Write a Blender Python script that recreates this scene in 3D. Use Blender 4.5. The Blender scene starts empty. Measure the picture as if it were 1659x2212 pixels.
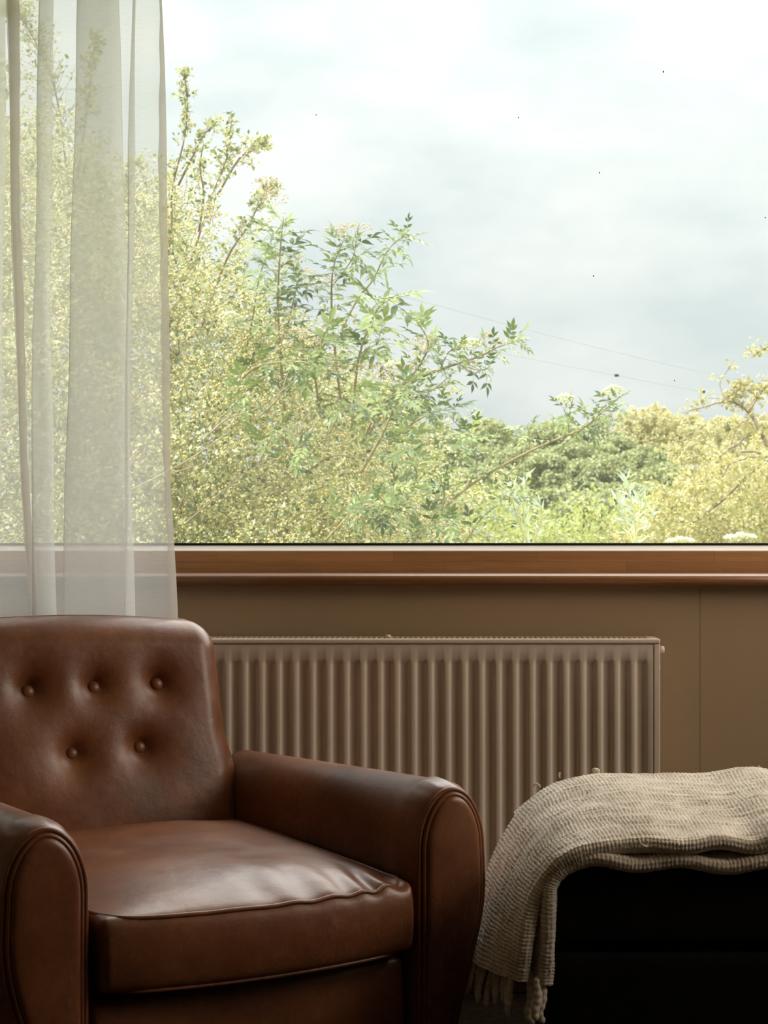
import bpy, bmesh, math, random
import numpy as np
from mathutils import Vector, Matrix, Quaternion

random.seed(7)
RNG = np.random.default_rng(11)
SC = bpy.context.scene
COL = SC.collection

# ------------------------------------------------------------------ camera
F_PX, IMG_W, IMG_H = 3600.0, 1659.0, 2212.0
CAM = Vector((0.0, -3.48, 1.0))
cam_data = bpy.data.cameras.new('camera')
cam_data.sensor_fit = 'HORIZONTAL'
cam_data.sensor_width = 24.0
cam_data.lens = F_PX / IMG_W * 24.0
cam_data.clip_end = 2000
cam_data.dof.use_dof = True
cam_data.dof.focus_distance = 3.6
cam_data.dof.aperture_fstop = 14.0
cam = bpy.data.objects.new('camera', cam_data)
cam.location = CAM
cam.rotation_euler = (math.radians(90), 0, 0)
COL.objects.link(cam)
SC.camera = cam

# ------------------------------------------------------------------ sky
SKY_STRENGTH = 1.06
world = bpy.data.worlds.new('overcast_sky')
SC.world = world
world.use_nodes = True
wt = world.node_tree
wt.nodes.clear()
def wn(t, **k):
    n = wt.nodes.new(t)
    for a, b in k.items(): setattr(n, a, b)
    return n
def wmath(op, a, b=None, clamp=False):
    n = wn('ShaderNodeMath', operation=op, use_clamp=clamp)
    for i, v in enumerate((a, b)):
        if v is None: continue
        if isinstance(v, (int, float)): n.inputs[i].default_value = v
        else: wt.links.new(v, n.inputs[i])
    return n.outputs[0]
tc = wn('ShaderNodeTexCoord')
sep = wn('ShaderNodeSeparateXYZ'); wt.links.new(tc.outputs['Generated'], sep.inputs[0])
elev = wmath('MAXIMUM', sep.outputs['Z'], 0.0)
mp = wn('ShaderNodeMapping'); mp.inputs['Scale'].default_value = (8.0, 8.0, 17.0)
mp.inputs['Location'].default_value = (3.1, 0.4, 1.7)
wt.links.new(tc.outputs['Generated'], mp.inputs['Vector'])
nz = wn('ShaderNodeTexNoise'); nz.inputs['Scale'].default_value = 1.0; nz.inputs['Detail'].default_value = 7; nz.inputs['Roughness'].default_value = 0.5
wt.links.new(mp.outputs[0], nz.inputs['Vector'])
cr = wn('ShaderNodeValToRGB')                       # cloud layer: grey-blue bellies to white tops
cr.color_ramp.elements[0].position = 0.36; cr.color_ramp.elements[0].color = (0.70, 0.785, 0.795, 1)
cr.color_ramp.elements[1].position = 0.61; cr.color_ramp.elements[1].color = (0.89, 0.925, 0.915, 1)
wt.links.new(nz.outputs['Fac'], cr.inputs[0])
# overcast luminance distribution: brighter towards the zenith
lum = wmath('ADD', wmath('MULTIPLY', elev, 1.3), 0.82)
bg = wn('ShaderNodeBackground')
mx = wn('ShaderNodeMix', data_type='RGBA', blend_type='MULTIPLY'); mx.inputs['Factor'].default_value = 1
wt.links.new(cr.outputs[0], mx.inputs['A'])
cmb = wn('ShaderNodeCombineColor')
for i in range(3): wt.links.new(lum, cmb.inputs[i])
wt.links.new(cmb.outputs[0], mx.inputs['B'])
wt.links.new(mx.outputs['Result'], bg.inputs['Color'])
bg.inputs['Strength'].default_value = SKY_STRENGTH
wo = wn('ShaderNodeOutputWorld'); wt.links.new(bg.outputs[0], wo.inputs[0])

# ------------------------------------------------------------------ sun (over the house, from behind the camera)
sun_data = bpy.data.lights.new('sun', 'SUN')
sun_data.energy = 6.0
sun_data.angle = math.radians(3)
sun_data.color = (1.0, 0.95, 0.84)
sun = bpy.data.objects.new('sun', sun_data)
sun.rotation_euler = Vector((0.66, 0.34, -0.72)).to_track_quat('-Z', 'Y').to_euler()
COL.objects.link(sun)

# added fill lamp standing in for a bright cloud high over the garden, a very soft source
cloud_fill_data = bpy.data.lights.new('added_cloud_fill', 'SUN')
cloud_fill_data.energy = 5.2
cloud_fill_data.angle = math.radians(70)
cloud_fill_data.color = (1.0, 0.97, 0.92)
cloud_fill = bpy.data.objects.new('added_cloud_fill', cloud_fill_data)
cloud_fill.rotation_euler = Vector((-0.42, -0.54, -0.78)).to_track_quat('-Z', 'Y').to_euler()
COL.objects.link(cloud_fill)

# ------------------------------------------------------------------ added side fill and exposure
def area(name, loc, target, sx, sy, watts, color):
    d = bpy.data.lights.new(name, 'AREA'); d.shape = 'RECTANGLE'; d.size = sx; d.size_y = sy
    d.energy = watts; d.color = color
    o = bpy.data.objects.new(name, d); o.location = loc
    o.rotation_euler = (Vector(target) - Vector(loc)).to_track_quat('-Z', 'Y').to_euler()
    COL.objects.link(o); return o
ROOM = dict(x0=-2.3, x1=2.4, y0=-5.6, z1=2.45)
area('added_side_fill', (ROOM['x1'] + 0.12, -1.0, 1.85), (-0.3, -0.85, 0.55), 1.5, 1.0, 35, (1.0, 0.84, 0.68))  # unseen area lamp, added to brighten the room from the right

SC.view_settings.view_transform = 'Standard'
SC.view_settings.look = 'None'
SC.view_settings.gamma = 1.0
SC.view_settings.use_curve_mapping = False
SC.view_settings.exposure = 0.0
SC.cycles.use_denoising = True
SC.cycles.max_bounces = 12
SC.cycles.diffuse_bounces = 6
SC.cycles.transparent_max_bounces = 24
SC.cycles.sample_clamp_indirect = 6.0

# ================================================================== helpers
def P(px, py, d):
    return Vector(((px - IMG_W / 2) * d / F_PX, CAM.y + d, CAM.z - (py - IMG_H / 2) * d / F_PX))

def link(o, parent=None, kind=None, label=None):
    COL.objects.link(o)
    if parent is not None: o.parent = parent
    if kind: o['kind'] = kind
    if label: o['label'] = label
    return o

def mesh_data(name, V, F, mat, smooth=True):
    """V (n,3); F list of faces or an int array (m,k)."""
    me = bpy.data.meshes.new(name)
    V = np.asarray(V, dtype=np.float32)
    if isinstance(F, np.ndarray):
        m, k = F.shape
        me.vertices.add(len(V)); me.vertices.foreach_set('co', V.ravel())
        me.loops.add(m * k); me.loops.foreach_set('vertex_index', F.astype(np.int32).ravel())
        me.polygons.add(m)
        me.polygons.foreach_set('loop_start', np.arange(0, m * k, k, dtype=np.int32))
        me.polygons.foreach_set('loop_total', np.full(m, k, dtype=np.int32))
        me.update(calc_edges=True)
    else:
        me.from_pydata([tuple(map(float, v)) for v in V], [], [tuple(map(int, f)) for f in F])
        me.update()
        bm = bmesh.new(); bm.from_mesh(me); bmesh.ops.recalc_face_normals(bm, faces=bm.faces); bm.to_mesh(me); bm.free()
    if smooth: me.polygons.foreach_set('use_smooth', np.ones(len(me.polygons), dtype=bool))
    me.materials.append(mat)
    return me

def obj(name, V, F, mat, parent=None, smooth=True, kind=None, label=None):
    return link(bpy.data.objects.new(name, mesh_data(name, V, F, mat, smooth)), parent, kind, label)

def thing(name, label, cat, loc=(0, 0, 0), rz=0.0, group=None, kind=None):
    o = bpy.data.objects.new(name, None); COL.objects.link(o)
    o.location = loc; o.rotation_euler = (0, 0, rz); o.empty_display_size = 0.1
    if label: o['label'] = label
    if cat: o['category'] = cat
    if group: o['group'] = group
    if kind: o['kind'] = kind
    return o

def box(name, x0, x1, y0, y1, z0, z1, mat, parent=None, kind=None, bev=0.0, seg=2, label=None):
    bm = bmesh.new()
    bmesh.ops.create_cube(bm, size=1)
    for v in bm.verts:
        v.co = ((x0 + x1) / 2 + v.co.x * (x1 - x0), (y0 + y1) / 2 + v.co.y * (y1 - y0), (z0 + z1) / 2 + v.co.z * (z1 - z0))
    if bev > 0:
        bmesh.ops.bevel(bm, geom=list(bm.edges), offset=bev, segments=seg, profile=0.5, affect='EDGES')
    me = bpy.data.meshes.new(name); bm.to_mesh(me); bm.free()
    me.materials.append(mat)
    o = link(bpy.data.objects.new(name, me), parent, kind, label)
    if bev > 0:
        me.polygons.foreach_set('use_smooth', np.ones(len(me.polygons), dtype=bool))
        o.modifiers.new('weighted', 'WEIGHTED_NORMAL').weight = 100
    return o

def grid_faces(nu, nv, wrap_v=False):
    i, j = np.meshgrid(np.arange(nu - 1), np.arange(nv if wrap_v else nv - 1), indexing='ij')
    j2 = (j + 1) % nv
    return np.stack([i * nv + j, (i + 1) * nv + j, (i + 1) * nv + j2, i * nv + j2], -1).reshape(-1, 4)

def catmull(pts, n):
    P_ = np.asarray(pts, float)
    P_ = np.vstack([2 * P_[0] - P_[1], P_, 2 * P_[-1] - P_[-2]])
    m = len(P_) - 3
    t = np.linspace(0, m - 1e-6, n); k = t.astype(int); f = (t - k)[:, None]
    a, b, c, d = P_[k], P_[k + 1], P_[k + 2], P_[k + 3]
    return 0.5 * ((2 * b) + (-a + c) * f + (2 * a - 5 * b + 4 * c - d) * f ** 2 + (-a + 3 * b - 3 * c + d) * f ** 3)

def tube_vf(pts, rad, n=8, closed=False, cap=True):
    pts = np.asarray(pts, float); m = len(pts)
    rad = np.full(m, rad) if np.isscalar(rad) else np.asarray(rad, float)
    if closed:
        T = np.roll(pts, -1, 0) - np.roll(pts, 1, 0)
    else:
        T = np.gradient(pts, axis=0)
    T /= np.linalg.norm(T, axis=1)[:, None] + 1e-12
    up = np.array([0, 0, 1.0]) if abs(T[0][2]) < 0.9 else np.array([1.0, 0, 0])
    N = np.zeros_like(pts); v = np.cross(T[0], up); v /= np.linalg.norm(v); N[0] = v
    for i in range(1, m):
        v = N[i - 1] - T[i] * np.dot(N[i - 1], T[i]); N[i] = v / (np.linalg.norm(v) + 1e-12)
    B = np.cross(T, N)
    a = np.linspace(0, 2 * np.pi, n, endpoint=False)
    V = pts[:, None] + rad[:, None, None] * (np.cos(a)[None, :, None] * N[:, None] + np.sin(a)[None, :, None] * B[:, None])
    F = [tuple(f) for f in grid_faces(m, n, True)]
    V = V.reshape(-1, 3)
    if closed:
        F += [((m - 1) * n + j, j, (j + 1) % n, (m - 1) * n + (j + 1) % n) for j in range(n)]
    elif cap:
        F.append(tuple(range(n))); F.append(tuple(range(m * n - 1, m * n - n - 1, -1)))
    return V, F

def merge(parts):
    Vs, Fs, k = [], [], 0
    for V, F in parts:
        Vs.append(np.asarray(V)); Fs += [tuple(int(i) + k for i in f) for f in F]; k += len(V)
    return np.vstack(Vs), Fs

def tube(name, pts, rad, mat, parent=None, n=8, closed=False, label=None, kind=None):
    V, F = tube_vf(pts, rad, n, closed)
    return obj(name, V, F, mat, parent, True, kind, label)

def roundbox(hx, hy, hz, r, n=(30, 30, 20)):
    """Points and quads of a rounded box centred on the origin, welded."""
    bm = bmesh.new()
    def lin(h, k):                         # denser towards the edges
        t = np.linspace(-1, 1, k); return h * np.sin(t * np.pi / 2) * 0.35 + h * t * 0.65
    H = (hx, hy, hz); L = [lin(H[i], n[i]) for i in range(3)]
    for ax in range(3):
        u, w = [(1, 2), (2, 0), (0, 1)][ax]
        for sg in (-1, 1):
            gu, gw = np.meshgrid(L[u], L[w], indexing='ij')
            pts = np.zeros(gu.shape + (3,)); pts[..., ax] = sg * H[ax]; pts[..., u] = gu; pts[..., w] = gw
            vs = [bm.verts.new(p) for p in pts.reshape(-1, 3)]
            for f in grid_faces(n[u], n[w]):
                ff = [vs[i] for i in f]
                bm.faces.new(ff if sg > 0 else ff[::-1])
    bmesh.ops.remove_doubles(bm, verts=bm.verts, dist=1e-6)
    bm.verts.ensure_lookup_table(); bm.verts.index_update()
    V = np.array([v.co[:] for v in bm.verts]); F = [tuple(v.index for v in f.verts) for f in bm.faces]
    bm.free()
    h = np.array(H) - r
    inner = np.clip(V, -h, h); dl = V - inner
    ln = np.linalg.norm(dl, axis=1)[:, None] + 1e-12
    return inner + dl / ln * r, F

def vnoise(x, y, seed=0):
    """smooth value noise in about [-1, 1]"""
    g = np.random.default_rng(seed).uniform(-1, 1, (64, 64))
    xi, yi = np.floor(x).astype(int), np.floor(y).astype(int)
    fx, fy = x - xi, y - yi
    fx = fx * fx * (3 - 2 * fx); fy = fy * fy * (3 - 2 * fy)
    G = lambda a, b: g[a % 64, b % 64]
    return (G(xi, yi) * (1 - fx) + G(xi + 1, yi) * fx) * (1 - fy) + (G(xi, yi + 1) * (1 - fx) + G(xi + 1, yi + 1) * fx) * fy

# ================================================================== materials
class Mat:
    def __init__(s, name):
        s.m = bpy.data.materials.new(name); s.m.use_nodes = True
        s.t = s.m.node_tree; s.t.nodes.clear()
        s.out = s.n('ShaderNodeOutputMaterial')
    def n(s, typ, _in=None, **k):
        nd = s.t.nodes.new(typ)
        for a, b in k.items(): setattr(nd, a, b)
        for a, b in (_in or {}).items(): s.set(nd, a, b)
        return nd
    def set(s, nd, a, b):
        if hasattr(b, 'is_output'): s.t.links.new(b, nd.inputs[a])
        else: nd.inputs[a].default_value = b
    def coords(s, kind='Object', scale=(1, 1, 1), rot=(0, 0, 0)):
        t = s.n('ShaderNodeTexCoord'); mp = s.n('ShaderNodeMapping', {'Scale': scale, 'Rotation': rot})
        s.t.links.new(t.outputs[kind], mp.inputs[0]); return mp.outputs[0]
    def noise(s, vec, scale, detail=4, rough=0.5, dist=0.0):
        return s.n('ShaderNodeTexNoise', {'Vector': vec, 'Scale': scale, 'Detail': detail, 'Roughness': rough, 'Distortion': dist}).outputs['Fac']
    def ramp(s, fac, stops):
        r = s.n('ShaderNodeValToRGB', {'Fac': fac}); e = r.color_ramp.elements
        while len(e) < len(stops): e.new(0.5)
        for i, (p, c) in enumerate(stops): e[i].position = p; e[i].color = (*c, 1) if len(c) == 3 else c
        return r.outputs['Color']
    def mix(s, fac, a, b, mode='MIX'):
        x = s.n('ShaderNodeMix', {'Factor': fac, 'A': a, 'B': b} if False else None, data_type='RGBA', blend_type=mode)
        s.set(x, 0, fac)
        for idx, v in ((6, a), (7, b)):
            if hasattr(v, 'is_output'): s.t.links.new(v, x.inputs[idx])
            else: x.inputs[idx].default_value = (*v, 1) if len(v) == 3 else v
        return x.outputs[2]
    def math(s, op, a, b=0.0):
        x = s.n('ShaderNodeMath', operation=op); s.set(x, 0, a); s.set(x, 1, b); return x.outputs[0]
    def bump(s, h, strength, dist=0.01, normal=None):
        b = s.n('ShaderNodeBump', {'Height': h, 'Strength': strength, 'Distance': dist})
        if normal is not None: s.t.links.new(normal, b.inputs['Normal'])
        return b.outputs[0]
    def bsdf(s, color, rough=0.5, spec=0.5, metal=0.0, normal=None, sheen=0.0):
        p = s.n('ShaderNodeBsdfPrincipled')
        s.set(p, 'Base Color', color if hasattr(color, 'is_output') else (*color, 1))
        s.set(p, 'Roughness', rough); s.set(p, 'Specular IOR Level', spec); s.set(p, 'Metallic', metal)
        if sheen: s.set(p, 'Sheen Weight', sheen)
        if normal is not None: s.t.links.new(normal, p.inputs['Normal'])
        return p.outputs[0]
    def done(s, sh):
        s.t.links.new(sh, s.out.inputs['Surface']); return s.m

def plain(name, color, rough=0.5, spec=0.5, metal=0.0, var=0.06, scale=8.0, bump=0.0, bscale=200.0):
    m = Mat(name); c = m.coords()
    f = m.noise(c, scale, 5)
    col = m.ramp(f, [(0.3, tuple(x * (1 - var) for x in color)), (0.7, tuple(min(1, x * (1 + var)) for x in color))])
    nm = m.bump(m.noise(c, bscale, 3), bump, 0.002) if bump else None
    return m.done(m.bsdf(col, rough, spec, metal, nm))

def make_leather():
    m = Mat('brown_leather'); c = m.coords()
    base = m.ramp(m.noise(c, 5.0, 7, 0.62), [(0.28, (0.080, 0.026, 0.010)), (0.5, (0.155, 0.054, 0.021)), (0.74, (0.235, 0.090, 0.037))])
    fine = m.noise(c, 60.0, 6, 0.7)
    base = m.mix(0.35, base, m.ramp(fine, [(0.3, (0.35, 0.33, 0.32)), (0.7, (0.72, 0.70, 0.68))]), 'OVERLAY')
    # pale hairline scratches
    s1 = m.noise(m.coords(scale=(1, 1, 0.06), rot=(0.5, 0.25, 0.3)), 55, 3, 0.6, 1.2)
    s2 = m.noise(m.coords(scale=(1, 0.07, 1), rot=(0.3, 0.9, 0.5)), 48, 3, 0.6, 1.0)
    msk = m.math('GREATER_THAN', m.noise(c, 7.0, 3), 0.56)
    sc1 = m.ramp(s1, [(0.493, (0, 0, 0)), (0.5, (1, 1, 1)), (0.507, (0, 0, 0))])
    sc2 = m.ramp(s2, [(0.494, (0, 0, 0)), (0.5, (1, 1, 1)), (0.506, (0, 0, 0))])
    sc = m.math('MULTIPLY', m.math('MAXIMUM', sc1, sc2), msk)
    base = m.mix(m.math('MULTIPLY', sc, 0.5), base, (0.30, 0.165, 0.095))
    rough = m.math('ADD', m.math('MULTIPLY', m.noise(c, 14.0, 5), 0.22), 0.25)
    grain = m.n('ShaderNodeTexVoronoi', {'Vector': c, 'Scale': 420.0}).outputs['Distance']
    n1 = m.bump(grain, 0.10, 0.0006)
    n2 = m.bump(m.noise(c, 18.0, 4, 0.55), 0.22, 0.006, n1)
    return m.done(m.bsdf(base, rough, 0.42, 0, n2))

def make_wood(name, c0, c1, axis=0, rough=0.42):
    m = Mat(name); sc = [34, 34, 34]; sc[axis] = 1.1
    c = m.coords(scale=tuple(sc))
    g = m.noise(c, 2.2, 6, 0.6, 1.3)
    fine = m.noise(m.coords(scale=tuple(s * 6 for s in sc)), 3.0, 3)
    blk = [1, 1, 1]; blk[axis] = 1.15
    f = m.math('ADD', m.math('MULTIPLY', g, 0.55), m.math('MULTIPLY', fine, 0.45))
    col = m.ramp(f, [(0.30, c0), (0.5, tuple((a + b) / 2 for a, b in zip(c0, c1))), (0.70, c1)])
    # boards differ a little from one another
    rnd = m.n('ShaderNodeObjectInfo').outputs['Random']
    col = m.mix(1.0, col, m.ramp(rnd, [(0.0, (0.86, 0.84, 0.82)), (1.0, (1.05, 1.05, 1.05))]), 'MULTIPLY')
    return m.done(m.bsdf(col, rough, 0.5, 0, m.bump(fine, 0.06, 0.001)))

def make_leaf(name, cols, trans=0.35, rough=0.42, spec=0.5):
    m = Mat(name)
    g = m.n('ShaderNodeNewGeometry').outputs['Random Per Island']
    n = len(cols)
    col = m.ramp(g, [((i + 0.0) / (n - 1), c) for i, c in enumerate(cols)])
    d = m.bsdf(col, rough, spec)
    t = m.n('ShaderNodeBsdfTranslucent', {'Color': m.mix(1.0, col, (1.25, 1.25, 0.8), 'MULTIPLY')}).outputs[0]
    x = m.n('ShaderNodeMixShader', {0: trans, 1: d, 2: t}).outputs[0]
    return m.done(x)

def make_leaf_object(name, cols, trans=0.35, rough=0.4):
    m = Mat(name)
    g = m.n('ShaderNodeObjectInfo').outputs['Random']
    n = len(cols)
    col = m.ramp(g, [(i / (n - 1), c) for i, c in enumerate(cols)])
    d = m.bsdf(col, rough, 0.5)
    t = m.n('ShaderNodeBsdfTranslucent', {'Color': m.mix(1.0, col, (1.25, 1.25, 0.8), 'MULTIPLY')}).outputs[0]
    return m.done(m.n('ShaderNodeMixShader', {0: trans, 1: d, 2: t}).outputs[0])

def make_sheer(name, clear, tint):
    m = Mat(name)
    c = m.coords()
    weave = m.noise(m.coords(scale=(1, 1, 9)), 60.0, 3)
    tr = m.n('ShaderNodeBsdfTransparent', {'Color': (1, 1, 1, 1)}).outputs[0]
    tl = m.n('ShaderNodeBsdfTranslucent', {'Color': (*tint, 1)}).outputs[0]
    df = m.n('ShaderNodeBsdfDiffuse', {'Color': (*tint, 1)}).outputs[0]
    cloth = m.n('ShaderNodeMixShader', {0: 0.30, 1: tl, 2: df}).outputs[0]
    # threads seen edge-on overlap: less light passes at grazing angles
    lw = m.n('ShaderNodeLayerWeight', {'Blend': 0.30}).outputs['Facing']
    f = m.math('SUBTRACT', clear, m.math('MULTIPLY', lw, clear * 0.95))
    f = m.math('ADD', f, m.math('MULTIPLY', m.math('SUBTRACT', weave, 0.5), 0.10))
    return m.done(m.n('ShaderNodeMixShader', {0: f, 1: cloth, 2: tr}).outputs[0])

def make_glass():
    m = Mat('window_glass')
    tr = m.n('ShaderNodeBsdfTransparent', {'Color': (0.985, 0.992, 0.985, 1)}).outputs[0]
    gl = m.n('ShaderNodeBsdfGlossy', {'Color': (1, 1, 1, 1), 'Roughness': 0.0}).outputs[0]
    fc = m.n('ShaderNodeLayerWeight', {'Blend': 0.5}).outputs['Facing']
    fr = m.math('ADD', m.math('MULTIPLY', m.math('POWER', fc, 5.0), 0.6), 0.02)
    a = m.n('ShaderNodeMixShader', {0: fr, 1: tr, 2: gl}).outputs[0]
    # a dust film on the pane, put in to veil the view with haze
    dust = m.n('ShaderNodeBsdfTranslucent', {'Color': (0.95, 0.97, 0.94, 1)}).outputs[0]
    f = m.math('MULTIPLY', m.noise(m.coords(), 3.0, 5), DUST_HAZE * 2)
    return m.done(m.n('ShaderNodeMixShader', {0: f, 1: a, 2: dust}).outputs[0])
DUST_HAZE = 0.024

def make_wool():
    m = Mat('oatmeal_wool'); c = m.coords()
    a = m.noise(c, 26.0, 5, 0.6)
    b = m.noise(m.coords(scale=(14, 1, 14)), 9.0, 3)
    col = m.ramp(a, [(0.25, (0.48, 0.40, 0.32)), (0.5, (0.63, 0.545, 0.45)), (0.75, (0.74, 0.66, 0.56))])
    fz = m.noise(c, 900.0, 3)
    return m.done(m.bsdf(col, 0.95, 0.1, 0, m.bump(fz, 0.35, 0.001), 0.35))

def make_black_cloth():
    m = Mat('black_fabric'); c = m.coords()
    col = m.ramp(m.noise(c, 6, 4), [(0.3, (0.006, 0.0055, 0.005)), (0.7, (0.010, 0.009, 0.008))])
    return m.done(m.bsdf(col, 0.9, 0.15, 0, m.bump(m.noise(c, 700, 2), 0.2, 0.001)))

LEATHER = make_leather()
WALL = plain('taupe_wall_paint', (0.405, 0.29, 0.186), 0.85, 0.2, var=0.05, scale=2.5, bump=0.08, bscale=300)
PALE_WALL = plain('pale_room_paint', (0.36, 0.28, 0.20), 0.9, 0.2)
CEIL = plain('white_ceiling_paint', (0.70, 0.64, 0.55), 0.95, 0.1)
FLOOR = plain('dark_matte_floor', (0.022, 0.016, 0.012), 0.98, 0.03, var=0.3, scale=60, bump=0.3, bscale=500)  # floor made near-black and matte so it stays in shade
PINE = make_wood('honey_pine', (0.36, 0.185, 0.084), (0.56, 0.31, 0.15), 0, 0.36)
PINE_DARK = make_wood('sill_pine', (0.20, 0.085, 0.032), (0.34, 0.16, 0.066), 0, 0.28)
LEGWOOD = make_wood('dark_leg_wood', (0.03, 0.014, 0.007), (0.06, 0.03, 0.015), 2, 0.4)
ALU = plain('pale_window_bead', (0.80, 0.77, 0.72), 0.4, 0.5)
GASKET = plain('black_gasket', (0.012, 0.012, 0.012), 0.6, 0.3)
GLASS = make_glass()
RAD = plain('cream_radiator_enamel', (0.74, 0.62, 0.52), 0.38, 0.5, var=0.03)
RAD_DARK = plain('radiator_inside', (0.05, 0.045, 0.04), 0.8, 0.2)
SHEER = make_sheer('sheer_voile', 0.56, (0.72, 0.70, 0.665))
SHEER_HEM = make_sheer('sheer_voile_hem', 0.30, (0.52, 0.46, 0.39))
WOOL = make_wool()
BLACK = make_black_cloth()
TEAL = plain('teal_fleck', (0.0, 0.12, 0.10), 0.6)
HAW_LEAF = make_leaf('hawthorn_leaf', [(0.11, 0.15, 0.06), (0.28, 0.33, 0.15), (0.52, 0.53, 0.28), (0.62, 0.61, 0.36), (0.70, 0.74, 0.64)], 0.24)
HAW_BUD = make_leaf('hawthorn_bud', [(0.74, 0.60, 0.20), (0.82, 0.72, 0.34), (0.80, 0.74, 0.42), (0.80, 0.64, 0.36)], 0.15, 0.35)
YEL_LEAF = make_leaf('yellowed_leaf', [(0.32, 0.31, 0.14), (0.50, 0.46, 0.22), (0.62, 0.56, 0.31), (0.60, 0.58, 0.40)], 0.35)
ELDER_LEAF = make_leaf_object('elder_leaf', [(0.08, 0.125, 0.04), (0.14, 0.20, 0.065), (0.22, 0.29, 0.10), (0.32, 0.39, 0.15)], 0.20, 0.36)
WILLOW_LEAF = make_leaf_object('willow_leaf', [(0.62, 0.72, 0.70), (0.74, 0.82, 0.80), (0.56, 0.66, 0.46)], 0.3, 0.45)
BARK = plain('twig_bark', (0.26, 0.19, 0.13), 0.8, 0.2, var=0.3, scale=30)
GREY_BARK = plain('grey_bark', (0.38, 0.32, 0.26), 0.8, 0.2, var=0.3, scale=20)
ELDER_STEM = plain('elder_stem', (0.38, 0.30, 0.18), 0.7, 0.3, var=0.25, scale=20)
UMBEL_WHITE = make_leaf('white_floret', [(0.84, 0.84, 0.74), (0.9, 0.89, 0.80)], 0.3, 0.6)
UMBEL_TAN = make_leaf('spent_floret', [(0.66, 0.52, 0.38), (0.74, 0.62, 0.48), (0.70, 0.64, 0.40)], 0.3, 0.6)
WOOD_LEAF = make_leaf('woodland_leaf', [(0.25, 0.28, 0.14), (0.34, 0.37, 0.19), (0.41, 0.44, 0.24), (0.48, 0.50, 0.29)], 0.3, 0.5)  # distance haze put into these paled leaf greens
PALE_WOOD_LEAF = make_leaf('pale_woodland_leaf', [(0.50, 0.48, 0.28), (0.58, 0.55, 0.33), (0.63, 0.60, 0.38), (0.60, 0.53, 0.39)], 0.3, 0.5)
HEDGE_LEAF = make_leaf('hedge_leaf', [(0.28, 0.34, 0.11), (0.42, 0.46, 0.18), (0.52, 0.54, 0.24), (0.50, 0.56, 0.33)], 0.4)
GRASS = plain('meadow_grass', (0.24, 0.29, 0.10), 0.9, 0.1, var=0.3, scale=0.4)
CABLE = plain('grey_cable', (0.34, 0.36, 0.36), 0.6)

# ================================================================== the room
RX0, RX1, RY0, RZ1 = ROOM['x0'], ROOM['x1'], ROOM['y0'], ROOM['z1']
WX0, WX1, WZ0, WZ1, WT = -1.55, 2.15, 0.846, 2.36, 0.26     # window opening, wall thickness

box('floor', RX0 - 0.3, RX1 + 0.3, RY0 - 0.3, WT, -0.12, 0.0, FLOOR, kind='structure')
box('ceiling', RX0 - 0.3, RX1 + 0.3, RY0 - 0.3, WT, RZ1, RZ1 + 0.2, CEIL, kind='structure')
seam_x = (1512 - IMG_W / 2) * 3.48 / F_PX
wl = bpy.data.objects.new('wall_window', None); COL.objects.link(wl); wl['kind'] = 'structure'
def wpart(name, *a, **k): return box(name, *a, WALL, wl, 'structure', **k)
wpart('wall_panel', RX0 - 0.3, seam_x - 0.0004, 0, 0.02, 0, WZ0 + 0.0)
wpart('wall_panel', seam_x + 0.0004, RX1 + 0.3, 0, 0.02, 0, WZ0 + 0.0)
wpart('wall_core', RX0 - 0.3, RX1 + 0.3, 0.02, WT, 0, WZ0)
wpart('wall_pier', RX0 - 0.3, WX0, 0, WT, WZ0, RZ1)
wpart('wall_pier', WX1, RX1 + 0.3, 0, WT, WZ0, RZ1)
wpart('wall_header', WX0, WX1, 0, WT, WZ1, RZ1)
def holed_wall(name, fixed, axis, a0, a1, h0, h1, z0, z1, t, mat):
    w = bpy.data.objects.new(name, None); COL.objects.link(w); w['kind'] = 'structure'
    def b(n, p0, p1, q0, q1):
        if axis == 'x': box(n, fixed, fixed + t, p0, p1, q0, q1, mat, w, 'structure')
        else: box(n, p0, p1, fixed, fixed + t, q0, q1, mat, w, 'structure')
    b('wall_base', a0, a1, 0, z0); b('wall_header', a0, a1, z1, RZ1)
    b('wall_pier', a0, h0, z0, z1); b('wall_pier', h1, a1, z0, z1)
holed_wall('wall_right', RX1, 'x', RY0 - 0.3, 0, -1.80, -0.20, 1.25, 2.4, 0.25, PALE_WALL)
box('wall_back', RX0 - 0.3, RX1 + 0.3, RY0 - 0.25, RY0, 0, RZ1, PALE_WALL, kind='structure')
box('wall_left', RX0 - 0.25, RX0, RY0 - 0.3, 0, 0, RZ1, PALE_WALL, kind='structure')
box('baseboard_window', RX0, RX1, -0.016, 0.0, 0.0, 0.11, LEGWOOD, kind='structure', bev=0.004)  # dark wood here stands in for shadow low on the wall

# window: frame, bead, gasket, pane, sill
win = thing('window_1', None, None, kind='structure')
FY = 0.10                                     # room-side face of the pine frame
FZ = [0.8710, 0.9160, 0.9275, 0.9330]
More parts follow.
